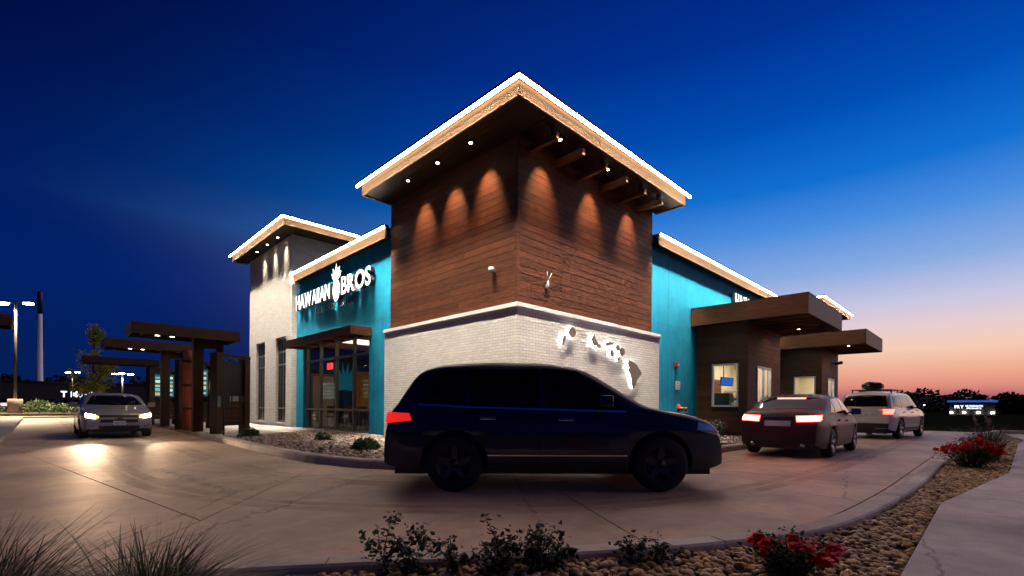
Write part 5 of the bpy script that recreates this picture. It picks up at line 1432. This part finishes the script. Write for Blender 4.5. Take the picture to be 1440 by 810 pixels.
def ball(c, r, k=.45):
    def fn():
        v = Vector(RNG.normal(0, 1, 3)); v.normalize(); q = (k + (1 - k) * random.random() ** .6)
        return (Vector(c) + Vector((v.x * r[0], v.y * r[1], abs(v.z) * r[2] if len(r) > 3 else v.z * r[2])) * q, v)
    return fn

def blossom(V, F, c, r, n=14):
    for k in range(n):
        d = Vector(RNG.normal(0, 1, 3)); d.z = abs(d.z) * .8 + .1; d.normalize()
        s_ = d.cross(Vector((0, 0, 1)) if abs(d.z) < .9 else Vector((1, 0, 0))).normalized(); u = d.cross(s_); o = len(V)
        p = Vector(c) + d * r * .35; w = r * .55
        V += [p - s_ * w - u * w * .6, p + s_ * w - u * w * .6, p + s_ * w * .8 + u * w + d * r * .3, p - s_ * w * .8 + u * w + d * r * .3]
        F += [(o, o + 1, o + 2, o + 3)]

def rose_bush(loc, r, h, nfl, label, petal='rose', nl=1400, ls=.05):
    t = empty('rose_bush', label, 'bush', loc)
    stems = []
    tips = []
    for k in range(16):
        a = random.uniform(0, 6.28); q = random.random() ** .5 * r; z = h * random.uniform(.65, 1.0) * (1 - .25 * (q / r) ** 2)
        tip = (q * math.cos(a), q * math.sin(a), z); tips.append(tip)
        stems.append(([(q * .15 * math.cos(a), q * .15 * math.sin(a), 0), (q * .6 * math.cos(a + .2), q * .6 * math.sin(a + .2), z * .5), tip], [.008, .006, .003]))
    tubes('stems', stems, M['stem'], t, 5)
    V, F = [], []
    for tip in tips:
        def fn(tip=tip):
            u = random.random() ** .7
            c = Vector(tip) * u + Vector(RNG.normal(0, 1, 3)) * r * .16
            c.z = max(.03, c.z)
            return c, (c.x, c.y, .2)
        v, f = leaves(nl // 16, fn, ls); o = len(V); V += v; F += [tuple(i + o for i in q) for q in f]
    mesh('foliage', V, F, M['leaf'], t)
    for k in range(nfl):
        c = Vector(random.choice(tips)) + Vector((random.uniform(-1, 1) * r * .25, random.uniform(-1, 1) * r * .25, random.uniform(-.12, .06) * h))
        V, F = [], []; blossom(V, F, c, random.uniform(.032, .056)); mesh('blossom', V, F, M[petal], t)
    return t

def grass_clump(name, loc, n, h, spread, label, plumes=0, w=.007, cat='grass'):
    t = empty(name, label, cat, loc)
    V, F = [], []
    def bladep(hh, a, lean, r0):
        p = Vector((r0 * math.cos(a + .7), r0 * math.sin(a + .7), 0)); pts = [p]
        d = Vector((math.cos(a), math.sin(a), 0))
        for k in range(1, 7):
            u = k / 6; pts.append(p + d * lean * u ** 2.1 + Vector((0, 0, hh * (u - .30 * lean / hh * u ** 3))))
        return pts
    for k in range(n):
        a = random.uniform(0, 6.28); hh = h * random.uniform(.55, 1.1); pts = bladep(hh, a, spread * random.uniform(.05, 1.3), random.random() * .16)
        bend = Vector(RNG.normal(0, .03, 3)); pts = [p + bend * (i / 6) ** 2 * 2 for i, p in enumerate(pts)]
        s_ = Vector((-math.sin(a), math.cos(a), 0)); o = len(V); ww = w * random.uniform(.6, 1.2)
        for i, p in enumerate(pts):
            q = ww * (1 - (i / 6) ** 1.5) + .0006; V += [p - s_ * q, p + s_ * q]
        F += [(o + 2 * i, o + 2 * i + 1, o + 2 * i + 3, o + 2 * i + 2) for i in range(6)]
    cut = len(F) // 6 // 4 * 3 * 6
    mesh('blades', V, F[:cut], M['blade'], t); mesh('dry_blades', V, F[cut:], M['plume'], t)
    for k in range(plumes):
        a = random.uniform(0, 6.28); pts = bladep(h * random.uniform(1.15, 1.35), a, spread * .35, .04)
        tubes('plume_stalk', [(pts, [.003] * 7)], M['stem'], t, 4)
        V, F = leaves(120, lambda p=pts: (p[-1] + (p[-2] - p[-1]) * random.uniform(0, .9) + Vector(RNG.normal(0, .006, 3)), (0, 0, 1)), .03, aspect=.2)
        mesh('plume', V, F, M['plume'], t)
    return t

def weed(loc, h, label, n=3, ls=.045):
    t = empty('weed', label, 'plant', loc, random.uniform(0, 6), 'weeds at the kerb')
    lst = []; V, F = [], []
    for k in range(n + 1):
        a = random.uniform(0, 6.28); hh = h * (1 if k == 0 else random.uniform(.4, .9)); ln = hh * random.uniform(.08, .55); b = random.uniform(-1, 1)
        us = np.linspace(0, 1, 10)
        pts = [(ln * u ** 1.4 * math.cos(a) + .02 * math.sin(6 * u + k) * u, ln * u ** 1.4 * math.sin(a) + .02 * math.sin(5 * u + b), hh * (u - .10 * max(0, u - .75) / .25)) for u in us]
        lst.append((pts, [.0045 * (1 - .65 * u) for u in us]))
        for q in range(random.randrange(3, 6)):
            i0 = random.randrange(3, 9); p0 = Vector(pts[i0]); aa = random.uniform(0, 6.28); L_ = random.uniform(.03, .09)
            tip = p0 + Vector((math.cos(aa) * L_, math.sin(aa) * L_, random.uniform(-.3, .7) * L_))
            lst.append(([p0, p0.lerp(tip, .5) + Vector((0, 0, .008)), tip], [.002, .0016, .001]))
            cr = random.uniform(.012, .034); m_ = random.randrange(6, 22)
            v, f = leaves(m_, lambda tip=tip, cr=cr: (tip + Vector(RNG.normal(0, cr, 3)), (random.uniform(-1, 1), random.uniform(-1, 1), -.8)), random.uniform(.018, .05), aspect=random.uniform(.45, .95))
            o = len(V); V += v; F += [tuple(i + o for i in q_) for q_ in f]
        v, f = leaves(int(28 * hh / .3), lambda pts=pts: (Vector(pts[random.randrange(2, 10)]) + Vector(RNG.normal(0, .012, 3)), (random.uniform(-1, 1), random.uniform(-1, 1), -.5)), .035, aspect=.6)
        o = len(V); V += v; F += [tuple(i + o for i in q_) for q_ in f]
    tubes('stems', lst, M['stem'], t, 5); mesh('foliage', V, F, M['leafdark'], t)
    return t

def shrub(loc, r, h, label, n=700, ls=.06, m='leaf', group='low shrubs in the gravel'):
    t = empty('shrub', label, 'shrub', loc, group=group)
    tubes('stems', [([(0, 0, 0), (r * .5 * math.cos(a), r * .5 * math.sin(a), h * .7)], [.012, .004]) for a in np.linspace(0, 6, 7)], M['stem'], t, 5)
    V, F = leaves(n, ball((0, 0, h * .12), (r, r, h * .85, 1), .3), ls); mesh('foliage', V, F, M[m], t)
    return t

rose_bush((-4.5, -6.66, .08), .21, .29, 34, 'red rose bush at the kerb in the near gravel bed', nl=1800, ls=.034)
rose_bush((3.8, -7.22, .08), .40, .52, 110, 'bright red rose bush beside the far end of the walk', nl=2200, ls=.05)
rose_bush((5.2, -7.25, .08), .20, .62, 8, 'small pink rose bush behind the bright red one', 'pink', 500, .05)
grass_clump('fountain_grass', (5.6, -7.45, .08), 420, .75, .55, 'plumed fountain grass behind the bright red rose bush', 4, .008)
grass_clump('ornamental_grass', (-7.75, -4.85, .0), 1300, .58, .55, 'dark ornamental grass clump at the near kerb corner', 0, .006)
grass_clump('ornamental_grass', (-7.2, -4.85, .0), 800, .48, .5, 'lower ornamental grass clump beside the dark one', 0, .006)
for x, y, h, n, lb in ((-6.14, -5.04, .42, 2, 'tallest dry weed at the kerb, leaning and ragged'), (-6.0, -5.1, .24, 2, 'short weed beside the tallest dry weed'), (-5.84, -5.24, .32, 3, 'forked dry weed between the tallest and the bushy one'),
                       (-5.58, -5.38, .38, 4, 'bushy dry weed with two leafy heads'), (-5.68, -5.44, .24, 3, 'low spreading weed in front of the bushy one'), (-5.42, -5.5, .34, 4, 'dry weed with drooping seed heads'), (-5.3, -5.58, .24, 4, 'dense low weed beside the drooping one'),
                       (-4.92, -5.86, .22, 2, 'thin lone weed at the kerb edge'), (-4.72, -6.0, .20, 3, 'small round-leaved weed at the kerb edge')):
    weed((x, y, .07), h, lb, n)
shrub((-3.05, 8.35, .09), .30, .30, 'low green shrub at the entrance walk edge', 900, .07)
shrub((-2.0, 5.55, .09), .22, .26, 'yellow green tuft in the middle of the gravel bed', 500, .07)
shrub((-2.45, 2.25, .09), .30, .28, 'spiky dark shrub in the gravel bed beside the turn', 900, .09)
for k, (x, y) in enumerate(((7.6, -.75), (8.4, -.95), (9.0, -.7))):
    rose_bush((x, y, .09), .42, .62, 12, ['leafy rose bush under the fire hose connection', 'leafy rose bush in front of the first window bay corner', 'leafy rose bush against the first window bay wall'][k], 'pink' if k == 0 else 'rose', 800, .07)

def tree(name, loc, h, r, label, m, n=5000, ls=.13, group=None, base=.25, clumps=26):
    t = empty(name, label, 'tree', loc, group=group)
    tr_ = [(0, 0, 0), (.03 * h / 5, 0, h * .3), (-.02, .03, h * .6), (0, 0, h * .95)]
    lst = [(tr_, [.018 * h, .014 * h, .009 * h, .002 * h])]
    cl = []
    for k in range(clumps):
        u = random.uniform(base, 1); a = random.uniform(0, 6.28); q = r * (1 - .75 * max(0, u - .55) / .45) * random.uniform(.35, 1) * (0.6 + .4 * min(1, (u - base) / .2))
        c = (q * math.cos(a), q * math.sin(a), h * u); cl.append((c, r * random.uniform(.22, .42)))
        lst.append(([(0, 0, h * max(.1, u - .15)), (c[0] * .5, c[1] * .5, h * (u - .05)), c], [.005 * h, .003 * h, .001 * h]))
    tubes('trunk', lst[:1], M['bark'], t, 8); tubes('limbs', lst[1:], M['bark'], t, 5)
    def fn():
        c, rr = random.choice(cl); return ball(c, (rr, rr, rr * 1.1), .2)()
    V, F = leaves(n, fn, ls); mesh('crown', V, F, M[m], t)
    return t
tree('young_tree', (-5.5, 27.1, 0), 5.1, .95, 'slender young tree with yellow green leaves by the order lane', 'leaftree', 4200, .13, clumps=34)
tree('dark_tree', (3.2, 36, 0), 4.2, 1.6, 'dark tree behind the perforated gate', 'leafwood', 2500, .2)
for k, (x, y, r, h) in enumerate(((-10.4, 45.4, .9, 1.2), (-7.6, 44.2, 1.1, 1.1), (-6.2, 44.0, .9, .8))):
    shrub((x, y, .3), r, h, ['green shrub on the berm left of the lamp base', 'spreading green shrub right beside the concrete lamp base', 'low green shrub at the end of the berm'][k], 900, .16, group='shrubs on the planted berm')

# ------------------------------------------------------------------ lamp poles and far things
M['lampface'] = emit('lot_lamp_face', (1, .88, .66), 60)
def lot_lamp(loc, h, label, n=2, ped=True, sp=.85, energy=2500, rz=0, tilt=.0):
    t = empty('lot_lamp', label, 'street lamp', loc, rz, 'parking lot lamps')
    z0 = 0
    if ped:
        lathe('concrete_base', [(.42, 0), (.42, 1.05), (.40, 1.08)], M['kerb'], t, n=24); z0 = 1.08
    tubes('pole', [([(0, 0, z0), (0, 0, h)], [.10, .07])], M['black'], t, 12)
    for k in range(n):
        a = math.pi * k if n == 2 else 2 * math.pi * k / n
        dx, dy = math.cos(a), math.sin(a)
        tubes('arm', [([(0, 0, h - .1), (dx * sp * .6, dy * sp * .6, h)], .035)], M['black'], t, 6)
        c = (dx * sp, dy * sp, h)
        hd = boxes('lamp_head', [((c[0] - .32, c[1] - .2, h - .04), (c[0] + .32, c[1] + .2, h + .07))], M['black'], t, .02)
        box('lens', (c[0] - .26, c[1] - .15, h - .16), (c[0] + .26, c[1] + .15, h - .042), M['lampface'], hd)
        if energy: lamp('lamp_light', 'SPOT', (c[0], c[1], h - .2), energy, (1, .72, .45), hd, (0, 0, -1), .1, 150, .5)
    return t
lot_lamp((-8.9, 44.5, .3), 8.4, 'tall twin-headed lot lamp on a concrete base, lit', 2, True, .95, 13000, R(-45))
lot_lamp((-.2, 69.8, 0), 4.95, 'three-headed bright lot lamp behind the silver sedan', 3, False, .9, 1500, R(20))
lot_lamp((-4.2, 87.9, 0), 5.75, 'small twin-headed lot lamp beside the phone store', 2, False, .7, 600, R(-45))

t = empty('monopole', 'tall white monopole tower rising behind the phone store', 'tower', (-7.7, 119.6, 0))
M['mono'] = mat('white_pole', (.85, .85, .83), .6, var=.12, scale=1.5)
zz = [0, 5.5, 6.2, 11, 11.1, 16.5, 16.6, 19.5]
lathe('mast', [(.6, 0), (.58, 5.5), (.52, 5.6), (.47, 11), (.44, 11.1), (.38, 16.5), (.36, 18)], M['mono'], t, n=20)
lathe('antenna_shroud', [(.36, 18), (.36, 22.1), (.3, 22.3)], M['black'], t, n=20)
tubes('cable_ladder', [([(-.42, -.5, 0), (-.27, -.3, 18)], .05)], M['metal'], t, 5)

def flat_store(name, label, loc, rz, w, d, h, m):
    t = empty(name, label, 'building', loc, rz)
    box('wall', (-w / 2, 0, 0), (w / 2, d, h), m, t)
    box('parapet', (-w / 2 - .2, -.2, h), (w / 2 + .2, d + .2, h + .35), M['cap'], t)
    return t
M['storew'] = mat('dark_store_wall', (.03, .026, .025), .8)
M['lit'] = emit('lit_shop_sign', (.75, .85, 1), 2.6)
M['litwin'] = emit('lit_window', (1, .75, .8), 1.0)
# direction facing the camera
def face_cam(x, y): 
    d = Vector((x, y)) - CAM.xy
    return math.atan2(d.y, d.x) - math.pi / 2
rzs = face_cam(-6.5, 100)
t = flat_store('phone_store', 'low dark phone store with a white lit sign', (-6.5, 103, 0), rzs, 34, 14, 4.4, M['storew'])
write('T Mobile', (1.4, -.1, 2.2), BY, 4.6, 1.0, [M['lit'], M['return']], t, 'sign_letter', .05, .035, .12, .08)
for k in range(5):
    w_ = box('window', (-15 + k * 4.2, -.03, .5), (-12 + k * 4.2, -.002, 1.75), M['tint'], t)
box('lit_doorway', (-6.6, -.04, .6), (-4.0, -.003, 1.1), M['litwin'], t)
M['yellow'] = emit('yellow_sign_face', (.75, .9, .05), .9)
t = empty('lane_sign', 'yellow green numbered sign at the other order lane', 'sign', (-9.22, 27.4, .15), face_cam(-9.22, 27.4))
box('panel', (-1.2, -.05, .9), (.25, .05, 2.35), M['black'], t, .01); box('post', (-.55, -.04, 0), (-.45, .04, .899), M['black'], t)
write('5', (-.12, -.052, 1.1), BY, .34, .5, [M['yellow'], M['yellow']], t, 'numeral', .01, .02, .006, .1)
write("s", (-.05, -.052, 1.72), BY, .26, .34, [M['yellow'], M['yellow']], t, 'numeral', .01, .02, .006, .1)

# far right: clinic with lit sign, scattered lamps, woods, hill
t = flat_store('clinic', 'distant dark clinic with blue lit roof edge and white sign', (160, -4.3, -.5), face_cam(160, -4.3), 8.4, 9, 3.3, M['storew'])
M['bluee'] = emit('blue_roof_glow', (.02, .10, .5), .8)
box('roof_band', (-4.6, -.5, 3.66), (4.6, -.2, 4.15), M['bluee'], t)
write('FRY', (-3.2, -.12, 2.1), BY, 1.7, .8, [M['lit'], M['return']], t, 'sign_letter', .05, .03, .1)
write('ORTHODONTIC', (-1.2, -.12, 2.5), BY, 3.2, .42, [M['lit'], M['return']], t, 'sign_letter', .05, .03, .1)
write('SPECIALISTS', (-1.0, -.12, 1.95), BY, 2.7, .38, [M['lit'], M['return']], t, 'sign_letter', .05, .03, .1)
box('door_surround', (-2.9, -.2, 0), (-2.2, -.05, 1.7), M['tan'], t)
for x in (-3.8, -1.4, 1.2, 3.7):
    e = box('wall_lamp', (x - .25, -.3, .9), (x + .25, -.05, 1.15), M['lampface'], t)
for k, (x, y, h) in enumerate(((118, 12, 3.6), (140, 3.5, 2.4), (128, 9, 1.9))):
    lot_lamp((x, y, -.06), h, ['lone far lamp above the white SUV roofline', 'far low lamp beside the clinic', 'lower far lamp between the clinic and the white SUV'][k], 1, False, .4, 0)

def woods(name, label, row, hh, n, m, ls):
    V, F = [], []
    for k in range(n):
        u = random.random(); x = row[0][0] + (row[1][0] - row[0][0]) * u + random.gauss(0, 8); y = row[0][1] + (row[1][1] - row[0][1]) * u + random.gauss(0, 6)
        h = random.uniform(*hh); r_ = h * random.uniform(.4, .6)
        v, f = leaves(420, ball((x, y, h * .55), (r_, r_, h * .5), .3), ls, aspect=.9); o = len(V); V += v; F += [tuple(i + o for i in q) for q in f]
    o = mesh(name, V, F, m, None); tag(o, label, 'woods', kind='stuff')
woods('far_woods', 'dark bumpy line of woods along the horizon behind the clinic', ((215, 45), (238, -75)), (4.5, 8.2), 60, M['leafwood'], 1.1)
woods('far_woods', 'dark line of trees along the horizon behind the phone store', ((-75, 128), (55, 150)), (4.0, 7.5), 55, M['leafwood'], .9)
hill = prism('far_hill', [(600, 300), (700, 100), (720, -80), (700, -300), (1100, -400), (1200, 200), (900, 500)], -.06, 9, mat('hazy_hill', (.05, .05, .08), .9)); tag(hill, kind='structure')
